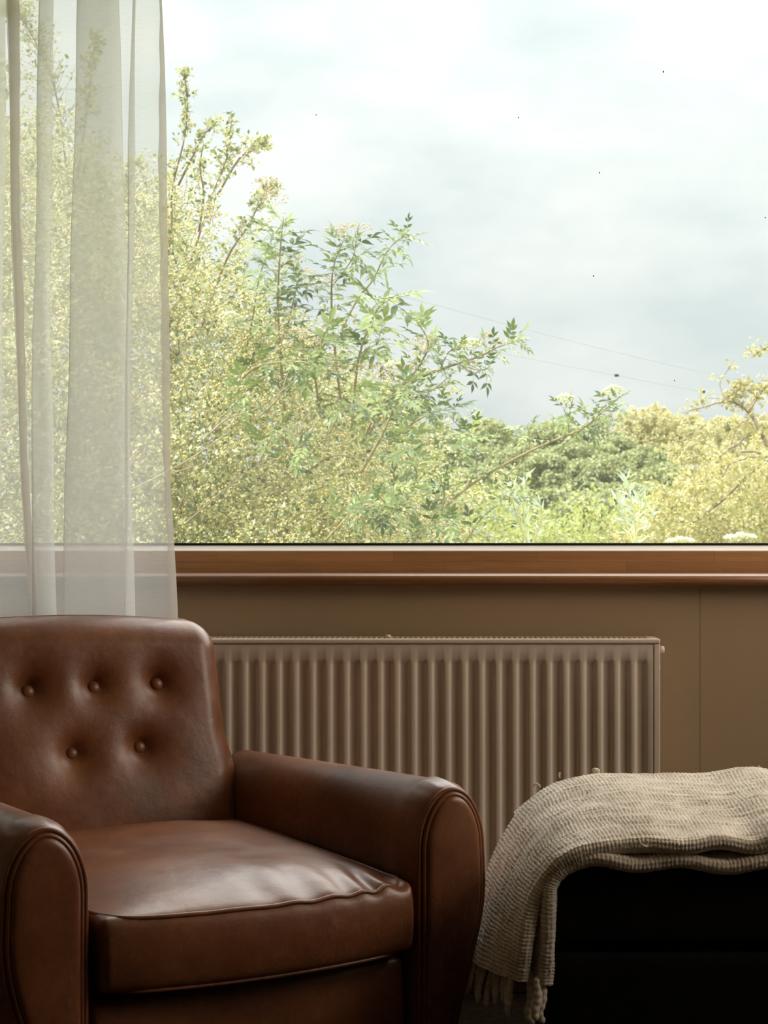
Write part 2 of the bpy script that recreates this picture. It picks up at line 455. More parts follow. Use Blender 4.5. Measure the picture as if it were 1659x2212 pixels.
# the bottom rail is glued up from finger-jointed lengths
cuts = [WX0, -0.62, -0.14, 0.13, 0.52, 0.98, 1.55, WX1]
for a, b in zip(cuts[:-1], cuts[1:]):
    box('bottom_rail', a, b, FY, FY + 0.06, FZ[0] - 0.005, FZ[0] + 0.0215, PINE, win, bev=0.0008)
cuts2 = [WX0, -0.85, -0.36, 0.02, 0.33, 0.71, 1.24, WX1]
for a, b in zip(cuts2[:-1], cuts2[1:]):
    box('bottom_rail', a, b, FY, FY + 0.06, FZ[0] + 0.0215, FZ[1], PINE, win, bev=0.0008)
box('top_rail', WX0, WX1, FY, FY + 0.06, WZ1 - 0.055, WZ1, PINE, win, bev=0.003)
box('side_rail', WX0, WX0 + 0.055, FY, FY + 0.06, FZ[1], WZ1 - 0.055, PINE, win, bev=0.003)
box('side_rail', WX1 - 0.055, WX1, FY, FY + 0.06, FZ[1], WZ1 - 0.055, PINE, win, bev=0.003)
bx0, bx1 = WX0 + 0.055, WX1 - 0.055
bp = [(FY + 0.003, FZ[1] - 0.002), (FY + 0.003, FZ[1] + 0.0012), (FY + 0.0045, FZ[1] + 0.0022), (FY + 0.016, FZ[2]), (FY + 0.03, FZ[2] + 0.0005), (FY + 0.03, FZ[1] - 0.002)]
obj('glazing_bead', [(bx0, y, z) for y, z in bp] + [(bx1, y, z) for y, z in bp], [(i, (i + 1) % 6, 6 + (i + 1) % 6, 6 + i) for i in range(6)] + [tuple(range(6)), tuple(range(6, 12))], ALU, win, False)
box('gasket', WX0 + 0.055, WX1 - 0.055, FY + 0.0165, FY + 0.03, FZ[2], FZ[3], GASKET, win)
box('pane', WX0 + 0.055, WX1 - 0.055, FY + 0.020, FY + 0.024, FZ[3] - 0.003, WZ1 - 0.055, GLASS, win)
box('outer_frame', WX0, WX1, FY + 0.06, WT + 0.03, FZ[0] - 0.02, FZ[2] - 0.012, GASKET, win)
def sill_profile():
    y0, y1, zt, zb = -0.038, FY, 0.8705, 0.8465
    pts = [(y1, zb), (y1, zt)]
    for a in np.linspace(90, 270, 15):
        pts.append((y0 + 0.012 + 0.012 * math.cos(math.radians(a)), (zt + zb) / 2 + (zt - zb) / 2 * math.sin(math.radians(a))))
    return pts
sp = sill_profile(); n = len(sp)
V = [(WX0 - 0.06, y, z) for y, z in sp] + [(WX1 + 0.06, y, z) for y, z in sp]
F = [(i, (i + 1) % n, n + (i + 1) % n, n + i) for i in range(n)] + [tuple(range(n))[::-1], tuple(range(n, 2 * n))]
s = obj('window_sill', V, F, PINE_DARK, win, True)
# plain unseen side window, added so the side fill can come in
w2 = thing('unseen_window_2', None, None, kind='structure')
for (y0, y1, z0, z1) in ((-1.80, -0.20, 1.25, 1.30), (-1.80, -0.20, 2.35, 2.4), (-1.80, -1.75, 1.30, 2.35), (-0.25, -0.20, 1.30, 2.35)):
    box('frame_rail', RX1 + 0.12, RX1 + 0.18, y0, y1, z0, z1, PINE, w2)

box('pane', RX1 + 0.148, RX1 + 0.152, -1.75, -0.25, 1.30, 2.35, GLASS, w2)
for px, py, r in ((1120, 254, 1.0), (1295, 373, 1.0), (1433, 155, 1.2), (1282, 596, 1.0), (683, 248, 0.8), (1653, 470, 1.0), (1457, 822, 0.8)):
    c = P(px, py, CAM.y * -1 + FY + 0.0195)
    V, F = roundbox(0.0011 * r, 0.0005, 0.0017 * r, 0.0004, (4, 3, 4)); obj('dirt_speck', V + np.array(c), F, GASKET, win, label='tiny dark speck on the glass')

# ================================================================== radiator
rad = thing('radiator', 'cream ribbed panel radiator on the wall under the window', 'radiator', (0, 0, 0))
RD = 3.37; RYF = CAM.y + RD                    # front plane of the panel
ppm = F_PX / RD
rx1 = (1424 - IMG_W / 2) / ppm; rx0 = rx1 - 1.06
rz_top = CAM.z - (1392 - IMG_H / 2) / ppm; rz_bot = rz_top - 0.585
def rib_panel():
    rib_w = 0.0342; first = rx1 - 0.0356
    g_z1 = CAM.z - (1424 - IMG_H / 2) / ppm; g_z0 = rz_bot + 0.03
    xs, dep = [rx0 + 0.001], [0.0]
    nr = int((first - rx0 - 0.02) / rib_w)
    for k in range(nr, -1, -1):
        c = first - k * rib_w
        for dx, dd in ((-0.0128, 0), (-0.0118, 0.08), (-0.0070, 0.92), (-0.006, 1), (0.006, 1), (0.0070, 0.92), (0.0118, 0.08), (0.0128, 0)):
            xs.append(c + dx); dep.append(dd)
    xs.append(rx1 - 0.012); dep.append(0.0)
    xs, dep = np.array(xs), np.array(dep)
    zs = np.array([rz_bot, g_z0, g_z0 + 0.006, g_z0 + 0.010, g_z1 - 0.010, g_z1 - 0.006, g_z1, rz_top])
    zf = np.array([0, 0, 0.6, 1, 1, 0.6, 0, 0])
    V = np.zeros((len(xs), len(zs), 3))
    V[..., 0] = xs[:, None]; V[..., 2] = zs[None]; V[..., 1] = RYF + 0.0080 * dep[:, None] * zf[None]
    return V.reshape(-1, 3), grid_faces(len(xs), len(zs))
V, Fa = rib_panel()
fp = obj('front_panel', V, Fa, RAD, rad, True)
md = fp.modifiers.new('edge', 'EDGE_SPLIT'); md.split_angle = math.radians(40)
RYB = -0.022
V2 = V.copy(); V2[:, 1] = RYB - (V[:, 1] - RYF)
obj('back_panel', V2, Fa, RAD, rad, True)
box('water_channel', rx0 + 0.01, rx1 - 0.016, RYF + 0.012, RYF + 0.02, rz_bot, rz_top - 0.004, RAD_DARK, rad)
# side cover, top cap with grille bars
box('side_cover', rx1 - 0.0112, rx1 + 0.002, RYF - 0.001, RYB, rz_bot, rz_top + 0.001, RAD, rad, bev=0.002)
box('side_cover', rx0 - 0.002, rx0 + 0.0012, RYF - 0.001, RYB, rz_bot, rz_top + 0.001, RAD, rad, bev=0.0005)
cap_z = rz_top + 0.0115
box('top_cap_lip', rx0 - 0.003, rx1 + 0.002, RYF - 0.003, RYF + 0.012, rz_top + 0.001, cap_z, RAD, rad, bev=0.003)
box('top_cap_lip', rx0 - 0.003, rx1 + 0.002, RYB - 0.012, RYB + 0.001, rz_top + 0.001, cap_z - 0.002, RAD, rad, bev=0.003)
box('top_cap_end', rx1 - 0.020, rx1 + 0.002, RYF + 0.010, RYB - 0.010, rz_top + 0.001, cap_z - 0.0005, RAD, rad, bev=0.002)
box('top_cap_end', rx0 - 0.003, rx0 + 0.02, RYF + 0.010, RYB - 0.010, rz_top + 0.001, cap_z - 0.0005, RAD, rad, bev=0.002)
bar = box('grille_bar', -0.0014, 0.0014, RYF + 0.010, RYB - 0.010, rz_top + 0.003, cap_z - 0.001, RAD, rad, bev=0.0006)
nb = int((rx1 - rx0 - 0.045) / 0.01070)
for k in range(nb + 1):
    o = bar if k == 0 else bar.copy()
    if k: COL.objects.link(o)
    o.location.x = rx1 - 0.0275 - k * 0.01070
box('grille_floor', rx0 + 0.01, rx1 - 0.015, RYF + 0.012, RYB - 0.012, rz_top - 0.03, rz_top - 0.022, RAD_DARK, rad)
# vent plug on the top, bleed valve and bracket clip at the end
p = P(838, 1372, RD + 0.05)
tube('vent_plug', [(p.x, p.y, cap_z - 0.002), (p.x, p.y, cap_z + 0.003), (p.x, p.y, cap_z + 0.005)], [0.007, 0.007, 0.003], RAD, rad, 14)
vz = CAM.z - (1407 - IMG_H / 2) / ppm
tube('bleed_valve', [(rx1 + 0.002, -0.075, vz), (rx1 + 0.007, -0.075, vz), (rx1 + 0.0075, -0.075, vz), (rx1 + 0.0155, -0.075, vz)], [0.004, 0.004, 0.0085, 0.008], RAD, rad, 12)
bz = CAM.z - (1428 - IMG_H / 2) / ppm
V = [(rx1 + 0.001, -0.09, bz + 0.026), (rx1 + 0.0035, -0.09, bz + 0.02), (rx1 + 0.006, -0.09, bz - 0.018), (rx1 + 0.001, -0.09, bz - 0.022)]
V += [(x, -0.05, z) for x, _, z in V]
obj('side_clip', V, [(0, 1, 2, 3), (7, 6, 5, 4), (0, 4, 5, 1), (1, 5, 6, 2), (2, 6, 7, 3), (3, 7, 4, 0)], RAD, rad, False)
for x in (rx0 + 0.12, rx1 - 0.12):
    box('wall_bracket', x - 0.015, x + 0.015, -0.03, 0.0, rz_bot + 0.05, rz_top - 0.05, RAD, rad)
tube('supply_pipe', [(rx1 - 0.03, -0.06, rz_bot + 0.02), (rx1 - 0.03, -0.06, 0.0)], 0.0075, RAD, rad, 10)
tube('supply_pipe', [(rx0 + 0.03, -0.06, rz_bot + 0.02), (rx0 + 0.03, -0.06, 0.0)], 0.0075, RAD, rad, 10)

# ================================================================== armchair
ANG = math.radians(30.5)
chair = thing('armchair', 'brown leather club armchair with button-tufted back in front of the sheer curtain', 'armchair',
              (-0.181, CAM.y + 2.455, 0.0), ANG)
SEAT_W = 0.254; LEAN = math.tan(math.radians(13.5)); BACK_Y = 0.60

def smooth_mod(o, lv=1):
    md = o.modifiers.new('smooth', 'SUBSURF'); md.levels = lv; md.render_levels = lv

# ---- seat cushion
CH = dict(hx=SEAT_W, hy=0.315, hz=0.053, cy=0.300, cz=0.378)
def cushion_def(V):
    V = V.copy(); u = V[:, 0] / CH['hx']; w = V[:, 1] / CH['hy']; t = V[:, 2] / CH['hz']
    top = np.clip((t - 0.75) / 0.25, 0, 1)
    dome = np.clip(1 - np.abs(u) ** 3.0, 0, 1) * np.clip(1 - np.abs(w) ** 4, 0, 1)
    V[:, 2] += top * (0.030 * dome + 0.004 * vnoise(V[:, 0] * 11 + 5, V[:, 1] * 9, 3) * dome)
    front = np.clip((-w - 0.90) / 0.1, 0, 1)
    V[:, 1] -= front * (0.016 * np.clip(1 - u ** 2, 0, 1) + 0.010 * np.clip(1 - t ** 2, 0, 1))
    V[:, 2] -= front * 0.006 * np.clip(1 - u ** 2, 0, 1)
    V[:, 2] -= 0.010 * u * 0.3
    # pulled creases that run in from the front seam
    near = np.exp(-((w + 1.0) / 0.26) ** 2) * top
    V[:, 2] += near * 0.0044 * np.sin(V[:, 0] * 95 + 3 * vnoise(V[:, 0] * 9, V[:, 1] * 14, 8)) * np.clip(0.4 + vnoise(V[:, 0] * 14, V[:, 1] * 5, 5), 0, 1.2)
    V[:, 0] += near * 0.0
    V[:, 1] += CH['cy']; V[:, 2] += CH['cz']
    return V
V, Fc = roundbox(CH['hx'], CH['hy'], CH['hz'], 0.011, (130, 90, 14))
seat = obj('seat_cushion', cushion_def(V), Fc, LEATHER, chair)
def rim(z, inset=0.003, n=220):
    hx, hy, r = CH['hx'] - inset, CH['hy'] - inset, 0.018
    pts = []
    for k in range(n):
        a = 2 * math.pi * k / n
        c, s_ = math.cos(a), math.sin(a)
        e = 0.16
        pts.append((math.copysign(abs(c) ** e, c) * hx, math.copysign(abs(s_) ** e, s_) * hy, z))
    q = np.array(pts)
    # even spacing
    dd = np.r_[0, np.cumsum(np.linalg.norm(np.diff(np.vstack([q, q[:1]]), axis=0), axis=1))]
    tt = np.linspace(0, dd[-1], n, endpoint=False); q2 = np.vstack([q, q[:1]])
    return np.stack([np.interp(tt, dd, q2[:, i]) for i in range(3)], 1)
tube('piping', cushion_def(rim(CH['hz'] - 0.002)), 0.0036, LEATHER, seat, 8, True)
tube('piping', cushion_def(rim(-CH['hz'] + 0.002)), 0.0034, LEATHER, seat, 8, True)

# ---- backrest with buttons
BTN = []                                         # filled below in chair space (x, z)
def back_y(z): return BACK_Y + (z - 0.43) * LEAN
def to_local(px, py):
    """where the ray through a pixel meets the front face of the back"""
    R = Matrix.Rotation(-ANG, 3, 'Z'); o = R @ (CAM - chair.location); d = R @ (P(px, py, 1.0) - CAM)
    t = (BACK_Y + (o.z - 0.43) * LEAN - o.y) / (d.y - d.z * LEAN)
    q = o + d * t; return q.x, q.z
BTN_PX = [(67, 1497), (210, 1488), (347, 1480), (162, 1631), (309, 1617)]
BTN = [to_local(*b) for b in BTN_PX]
BHX, BHZ, BHY, BCZ = 0.256, 0.27, 0.060, 0.525
def back_def(V):
    V = V.copy(); x = V[:, 0].copy(); z = V[:, 2] + BCZ
    front = np.clip((-V[:, 1] / BHY - 0.1) / 0.9, 0, 1)
    u = x / BHX; w = V[:, 2] / BHZ
    V[:, 1] -= front * 0.014 * np.clip(1 - np.abs(u) ** 2.5, 0, 1) * np.clip(1 - np.abs(w) ** 3, 0, 1)
    for bx, bz in BTN:
        r = np.hypot(x - bx, (z - bz))
        V[:, 1] += front * (0.016 * np.exp(-(r / 0.019) ** 1.6) + 0.021 * np.exp(-(r / 0.046) ** 1.3))
    V[:, 2] += 0.012 * np.clip(1 - u ** 2, 0, 1) * np.clip(w, 0, 1) - 0.030 * x * np.clip(w, 0, 1)
    V[:, 0] *= 1 - 0.02 * np.clip(w, 0, 1)
    low = np.clip((0.60 - z) / 0.09, 0, 1); V[:, 0] += np.sign(x) * 0.014 * low * low * (3 - 2 * low) * np.clip(np.abs(u) * 1.5 - 0.5, 0, 1)
    V[:, 2] += BCZ
    V[:, 1] += BHY + BACK_Y + (V[:, 2] - 0.43) * LEAN
    return V
V, Fb = roundbox(BHX, BHY, BHZ, 0.050, (120, 14, 120))
back = obj('backrest', back_def(V), Fb, LEATHER, chair)
def button_mesh(r=0.0128):
    V, F = [], []
    prof = [(0.0, -0.0062), (0.35, -0.0060), (0.65, -0.0048), (0.88, -0.0025), (1.0, 0.0005), (0.97, 0.003), (0.8, 0.005)]
    n = 20
    for k, (q, h) in enumerate(prof):
        for j in range(n):
            a = 2 * math.pi * j / n; V.append((q * r * math.cos(a), h, q * r * math.sin(a)))
    for k in range(len(prof) - 1):
        for j in range(n): F.append((k * n + j, k * n + (j + 1) % n, (k + 1) * n + (j + 1) % n, (k + 1) * n + j))
    return mesh_data('button', V, F, LEATHER)
bme = button_mesh()
for bx, bz in BTN:
    b = bpy.data.objects.new('button', bme); link(b, back)
    b.location = (bx, back_y(bz) + 0.019, bz)
    b.rotation_euler = (-math.radians(13.5), 0, 0)
# seam welt down the side of the back
def back_edge(side, yy):
    pts = []
    for w in np.linspace(-0.9, 0.78, 30): pts.append((side * (BHX - 0.002), yy, w * BHZ))
    for a in np.linspace(0, 90, 12):
        pts.append((side * (BHX - 0.05 + 0.048 * math.cos(math.radians(a))), yy, BHZ - 0.05 + 0.048 * math.sin(math.radians(a))))
    return pts
e1 = back_edge(1, BHY - 0.050); e2 = back_edge(-1, BHY - 0.050)[::-1]
top = [(x, BHY - 0.050, BHZ - 0.002) for x in np.linspace(BHX - 0.06, -BHX + 0.06, 24)]
tube('piping', back_def(np.array(e1 + top + e2)), 0.0035, LEATHER, back, 8)

# ---- arms
def arch(hw, h, zb, n=26, taper=0.0, sgn=1, power=2.0):
    """outline of an arm in (x, z): inner bottom, up, over, down the outer side; x measured outward from the arm's middle"""
    pts = []
    zc = h - hw * 1.5
    for z in np.linspace(zb, zc, 14)[:-1]: pts.append((-hw, z))
    for a in np.linspace(180, 0, n):
        c, s_ = math.cos(math.radians(a)), math.sin(math.radians(a))
        pts.append((hw * c, zc + (h - zc) * s_))
    for z in np.linspace(zc, zb, 14)[1:]:
        k = np.clip((0.42 - z) / 0.30, 0, 1)
        pts.append((hw + 0.003 * math.sin(math.pi * np.clip((zc - z) / 0.2, 0, 1)) - taper * k * k * (3 - 2 * k), z))
    return np.array(pts)
ARM_L = 0.70
def inset(O, d):
    """offset an open outline inward"""
    T = np.gradient(O, axis=0); T /= np.linalg.norm(T, axis=1)[:, None] + 1e-9
    N = np.stack([T[:, 1], -T[:, 0]], 1)
    return O + N * d
def make_arm(sgn, cx):
    arm = None
    def sec(y):
        t = np.clip(y / ARM_L, 0, 1)
        hw = 0.071 - 0.010 * t
        h = 0.576 - 0.034 * t
        return arch(hw, h, 0.115, taper=0.058)
    rings, R, INS = [], 0.060, 0.013
    ys = []
    for a in np.linspace(90, 0, 9):             # rounded front edge
        ins = INS * (1 - math.cos(math.radians(a))); y = R - R * math.sin(math.radians(a))
        rings.append((inset(sec(0.0), ins), y))
    for y in np.linspace(R, ARM_L, 40)[1:]: rings.append((sec(y), y))
    V = []
    for O, y in rings:
        for x, z in O: V.append((cx + sgn * (x - 0.026 * (y / ARM_L) ** 1.5), y - 0.004, z))
    m = len(rings[0][0])
    F = [tuple(f) for f in grid_faces(len(rings), m)]
    F.append(tuple(range(m))); F.append(tuple(range(len(V) - m, len(V)))[::-1])
    if sgn > 0: F = [f[::-1] for f in F]
    V = np.array(V)
    # gathered leather where the cover turns over the front edge
    y, x, z = V[:, 1], V[:, 0], V[:, 2]
    g = np.exp(-((y - 0.035) / 0.03) ** 2) * np.clip((z - 0.50) / 0.05, 0, 1)
    V[:, 2] += g * 0.0016 * np.sin((x - cx) * 260 + 2 * vnoise(x * 40, y * 20, 4))
    arm = obj('armrest', V, F, LEATHER, chair)
    arm.modifiers.new('n', 'WEIGHTED_NORMAL')
    front = inset(sec(0.0), INS)
    yf = -0.004
    # two welts round the front panel, then the padded panel itself
    for dd, rr, yy in ((-0.001, 0.0042, 0.003), (0.0065, 0.0040, -0.0015)):
        O = inset(front, dd); tube('piping', [(cx + sgn * a, yf + yy, b) for a, b in O], rr, LEATHER, arm, 8)
    V, F = [], []
    ringsp = [(0.0085, 0.004), (0.0085, -0.004), (0.0105, -0.0075), (0.0145, -0.0098), (0.020, -0.0105), (0.028, -0.0112)]
    for d, y in ringsp:
        for a, b in inset(front, d): V.append((cx + sgn * a, yf + y, b))
    F = [tuple(f) for f in grid_faces(len(ringsp), m)]
    # fill with strips across the arch
    b0 = (len(ringsp) - 1) * m
    for k in range(m // 2 - 1):
        F.append((b0 + k, b0 + k + 1, b0 + m - 2 - k, b0 + m - 1 - k))
    if sgn > 0: F = [f[::-1] for f in F]
    obj('front_panel', V, F, LEATHER, arm)
    return arm
ACX = SEAT_W + 0.006 + 0.071
make_arm(1, ACX)
make_arm(-1, -ACX)

# ---- base, deck, outer back, feet
V, Fq = roundbox(SEAT_W + 0.004, 0.30, 0.098, 0.014, (40, 20, 14))
V[:, 1] -= np.clip((-V[:, 1] / 0.30 - 0.9) / 0.1, 0, 1) * 0.010 * np.clip(1 - (V[:, 2] / 0.098) ** 2, 0, 1)
V = V + np.array([0, 0.318, 0.213])
obj('front_rail', V, Fq, LEATHER, chair)
V, Fq = roundbox(BHX, 0.05, 0.19, 0.014, (20, 8, 20)); V = V + np.array([0, 0.72, 0.305]); obj('back_rail', V, Fq, LEATHER, chair)
for lx in (-0.33, 0.33):
    for ly in (0.05, 0.66):
        bm = bmesh.new(); bmesh.ops.create_cone(bm, cap_ends=True, segments=20, radius1=0.018, radius2=0.028, depth=0.118)
        me = bpy.data.meshes.new('leg'); bm.to_mesh(me); bm.free(); me.materials.append(LEGWOOD)
        o = link(bpy.data.objects.new('leg', me), chair); o.location = (lx, ly, 0.059)

# ================================================================== ottoman
OX0, OX1, OD0, OD1 = 0.247, 1.32, 2.50, 2.86
ott = thing('ottoman', 'long black upholstered ottoman carrying the folded woven throw', 'ottoman', ((OX0 + OX1) / 2, CAM.y + (OD0 + OD1) / 2, 0))
hx, hy = (OX1 - OX0) / 2, (OD1 - OD0) / 2
V, Fq = roundbox(hx, hy, 0.0605, 0.016, (60, 30, 12)); V[:, 2] += 0.405
obj('lid_cushion', V, Fq, BLACK, ott)
pts = [(-hx, -hy - 0.0), (hx, -hy), (hx, hy), (-hx, hy)]
V, Fq = roundbox(hx, hy, 0.155, 0.014, (40, 30, 16)); V[:, 2] += 0.185
obj('base_box', V, Fq, BLACK, ott)
seam = rim_pts = [(x, -hy - 0.001, 0.457) for x in np.linspace(-hx + 0.01, hx - 0.01, 30)]
tube('piping', seam, 0.003, BLACK, ott, 6)
for lx in (-hx + 0.06, hx - 0.06):
    for ly in (-hy + 0.06, hy - 0.06):
        box('foot', lx - 0.02, lx + 0.02, ly - 0.02, ly + 0.02, 0.0, 0.034, LEGWOOD, ott, bev=0.003)

# ================================================================== woven throw
throw = thing('throw_blanket', 'oatmeal chunky woven wool throw folded over the end of the black ottoman', 'blanket', (0, 0, 0))
def resample(poly, n):
    c = catmull(poly, 400); s = np.r_[0, np.cumsum(np.linalg.norm(np.diff(c, axis=0), axis=1))]
    t = np.linspace(0, s[-1], n); return np.stack([np.interp(t, s, c[:, i]) for i in range(c.shape[1])], 1), s[-1]
def weave(u, v, p=0.0062, q=0.0066, seed=1):
    """height of a plain weave of slubby yarns at metric position u, v"""
    uu = u + 0.0013 * vnoise(u * 60, v * 38, seed) + 0.0010 * vnoise(u * 210, v * 120, seed + 1)
    vv = v + 0.0015 * vnoise(u * 34, v * 70, seed + 2) + 0.0009 * vnoise(u * 120, v * 200, seed + 3)
    i = np.floor(uu / p); j = np.floor(vv / q)
    su, sv = np.sqrt(np.abs(np.sin(np.pi * uu / p))), np.sqrt(np.abs(np.sin(np.pi * vv / q)))
    over = ((i + j) % 2) * 2 - 1
    cu, cv = np.abs(np.sin(np.pi * uu / p)), np.abs(np.sin(np.pi * vv / q))
    warp = su * np.where(over > 0, 0.45 + 0.55 * cv, 0.42 * (1 - cv))
    weft = sv * np.where(over < 0, 0.45 + 0.55 * cu, 0.42 * (1 - cu))
    h = np.maximum(warp, weft)
    slub = 0.72 + 0.45 * vnoise(u * 18, v / q * 0.9, seed + 5) + 0.25 * vnoise(u / p * 0.5, v / q * 0.5, seed + 6)
    return h * np.clip(slub, 0.35, 1.5)
def cloth(name, us, uw, v_prof, place, amp, seed, parent):
    """us: (nu) metric u; v_prof: (nv) metric v; place(U index arrays) -> (nu, nv, 3) smooth surface"""
    S = place()
    du = np.gradient(S, axis=0); dv = np.gradient(S, axis=1)
    N = np.cross(du, dv); N /= np.linalg.norm(N, axis=2)[..., None] + 1e-12
    U, Vv = np.meshgrid(us, v_prof, indexing='ij')
    fuzz = 0.0003 * RNG.normal(size=U.shape)
    V = S + N * (amp * weave(U, Vv, seed=seed) + fuzz)[..., None]
    F = grid_faces(len(us), len(v_prof))
    return obj(name, V.reshape(-1, 3), F, WOOL, parent)
YF = CAM.y                                             # depth d -> y = YF + d
def layer(name, front, back_, d_front, d_back, nu, vlen, nv, thick, seed, wave, amp=0.0032, pull=0.0):
    A, la = resample(front, nu); B, lb = resample(back_, nu)
    tu = np.linspace(0, 1, nu)
    roll = math.pi * thick / 2
    vs = np.linspace(0, vlen + roll + 0.03, nv)
    us = tu * (la + lb) / 2
    def place():
        S = np.zeros((nu, nv, 3))
        for j, v in enumerate(vs):
            if v < vlen: k, ang = 1 - v / vlen, None          # k: 1 at the back, 0 at the front
            else: k, ang = 0.0, (v - vlen) / (thick / 2)
            e = k ** 0.8 if k > 0 else 0
            C = A * (1 - e) + B * e
            d = d_front + (d_back - d_front - pull * np.clip((tu - 0.66) / 0.34, 0, 1) ** 1.3) * k
            w = wave(tu)
            S[:, j, 0] = C[:, 0]; S[:, j, 2] = C[:, 1]; S[:, j, 1] = YF + d + w[:, 1] * (1 - k) ** 3
            S[:, j, 2] += w[:, 0] * (1 - k) ** 5
            # large soft undulation
            und = 0.0035 * vnoise(tu * 9, np.full(nu, v * 12), seed + 9) * min(1, k * 4)
            S[:, j, 2] += und
            if ang is not None:
                # roll round the front edge: tangent of the u-curve gives the surface normal in (x, z)
                T = np.gradient(A, axis=0); T /= np.linalg.norm(T, axis=1)[:, None]
                n_out = np.stack([T[:, 1], -T[:, 0]], 1)
                n_out = np.where((n_out[:, 1:2] < -0.3), -n_out, n_out)
                a = min(ang, math.pi); ex = max(0.0, (ang - math.pi) * thick / 2)
                off = -(thick / 2) * (1 - math.cos(a))
                S[:, j, 0] += n_out[:, 0] * off; S[:, j, 2] += n_out[:, 1] * off
                S[:, j, 1] += -(thick / 2) * math.sin(a) + ex
        return S
    return cloth(name, us, None, vs, place, amp, seed, throw)
# curves (x, z) in the plane of the front edge and of the back edge; u runs from the far end to the hanging hem
frontA = [(0.86, 0.528), (0.72, 0.521), (0.60, 0.525), (0.545, 0.513), (0.45, 0.513), (0.36, 0.510), (0.300, 0.503), (0.258, 0.484), (0.232, 0.452), (0.211, 0.41), (0.201, 0.36), (0.195, 0.30)]
backA = [(0.90, 0.470), (0.78, 0.488), (0.715, 0.520), (0.668, 0.551), (0.62, 0.552), (0.56, 0.543), (0.48, 0.543), (0.40, 0.547), (0.355, 0.545), (0.306, 0.534), (0.266, 0.516), (0.231, 0.487), (0.200, 0.448), (0.176, 0.405), (0.152, 0.345), (0.128, 0.285)]
def waveA(t):
    x = 0.86 - t * 0.95
    z = 0.005 * np.sin(t * 46) * np.clip((0.62 - t) * 5, 0, 1) + 0.011 * np.exp(-((t - 0.235) / 0.045) ** 2) - 0.004 * np.exp(-((t - 0.31) / 0.03) ** 2)
    y = 0.004 * np.sin(t * 31 + 1)
    return np.stack([z, y], 1)
layer('upper_layer', frontA, backA, 2.498, 2.90, 760, 0.42, 380, 0.0215, 21, waveA, pull=0.21)
frontB = [(0.86, 0.4855), (0.72, 0.4835), (0.60, 0.4825), (0.48, 0.4825), (0.38, 0.4855), (0.31, 0.4845), (0.262, 0.474), (0.242, 0.448), (0.238, 0.41), (0.236, 0.36), (0.233, 0.29)]
backB = [(0.86, 0.4885), (0.72, 0.4915), (0.60, 0.4915), (0.48, 0.4905), (0.38, 0.4885), (0.31, 0.4855), (0.255, 0.471), (0.228, 0.441), (0.216, 0.40), (0.207, 0.355), (0.20, 0.295)]
def waveB(t):
    z = 0.0045 * np.sin(t * 38 + 0.5) - 0.001 * np.clip((0.6 - t) * 5, 0, 1)
    return np.stack([z, 0.003 * np.sin(t * 27)], 1)
layer('lower_layer', frontB, backB, 2.494, 2.62, 620, 0.13, 110, 0.0185, 33, waveB)
# fold at the back: a strip of the lower layer shows past the upper one
A_ = [(x, z - 0.012) for x, z in backA]
layer('back_fold', [(x, z - 0.020) for x, z in backA[2:12]], [(x, z - 0.022) for x, z in backA[2:12]], 2.875, 2.955, 560, 0.08, 56, 0.010, 41, lambda t: np.zeros((len(t), 2)))
def yarn(name, pts, r, parent, twist=90):
    c, L = resample(np.array(pts, float), 46)
    t = np.linspace(0, 1, 46)
    rr = r * (0.90 + 0.07 * np.sin(t * L * twist * 6.2) + 0.10 * np.sin(t * 5 + pts[0][1] * 300))
    rr *= np.clip(np.minimum(t * 9 + 0.4, (1 - t) * 10 + 0.25), 0, 1)
    V, F = tube_vf(c, rr, 10)
    th = np.tile(np.arange(10), 46) * 2 * math.pi / 10
    return obj(name, V, F, WOOL, parent)
# fringe along the hanging hem
hem = resample(np.array([(0.128, 2.69, 0.292), (0.160, 2.63, 0.296), (0.186, 2.57, 0.300), (0.196, 2.51, 0.306)]), 12)[0]
rf = random.Random(5)
for k in range(12):
    x, d, z = hem[k]
    L = 0.056 + rf.random() * 0.02
    x0 = x + rf.uniform(-0.002, 0.002)
    pts = [(x0 + 0.004, YF + d, z + 0.010), (x0 - 0.004, YF + d, z - L * 0.35), (x0 - 0.010 * (1 - k / 16) + rf.uniform(-.003, .003), YF + d + rf.uniform(-.004, .004), z - L * 0.7), (x0 - 0.014 * (1 - k / 14) + rf.uniform(-.004, .004), YF + d + rf.uniform(-.006, .006), z - L)]
    yarn('tassel', pts, 0.0056, throw)
for k, (x, d, z) in enumerate([(0.228, 2.492, 0.295), (0.236, 2.498, 0.297), (0.220, 2.515, 0.297)]):
    L = 0.055 + 0.008 * k
    yarn('tassel', [(x, YF + d, z + 0.01), (x + 0.002, YF + d - 0.002, z - L * 0.4), (x - 0.003, YF + d - 0.004, z - L * 0.75), (x + 0.003 * k, YF + d - 0.002, z - L)], 0.0068, throw)
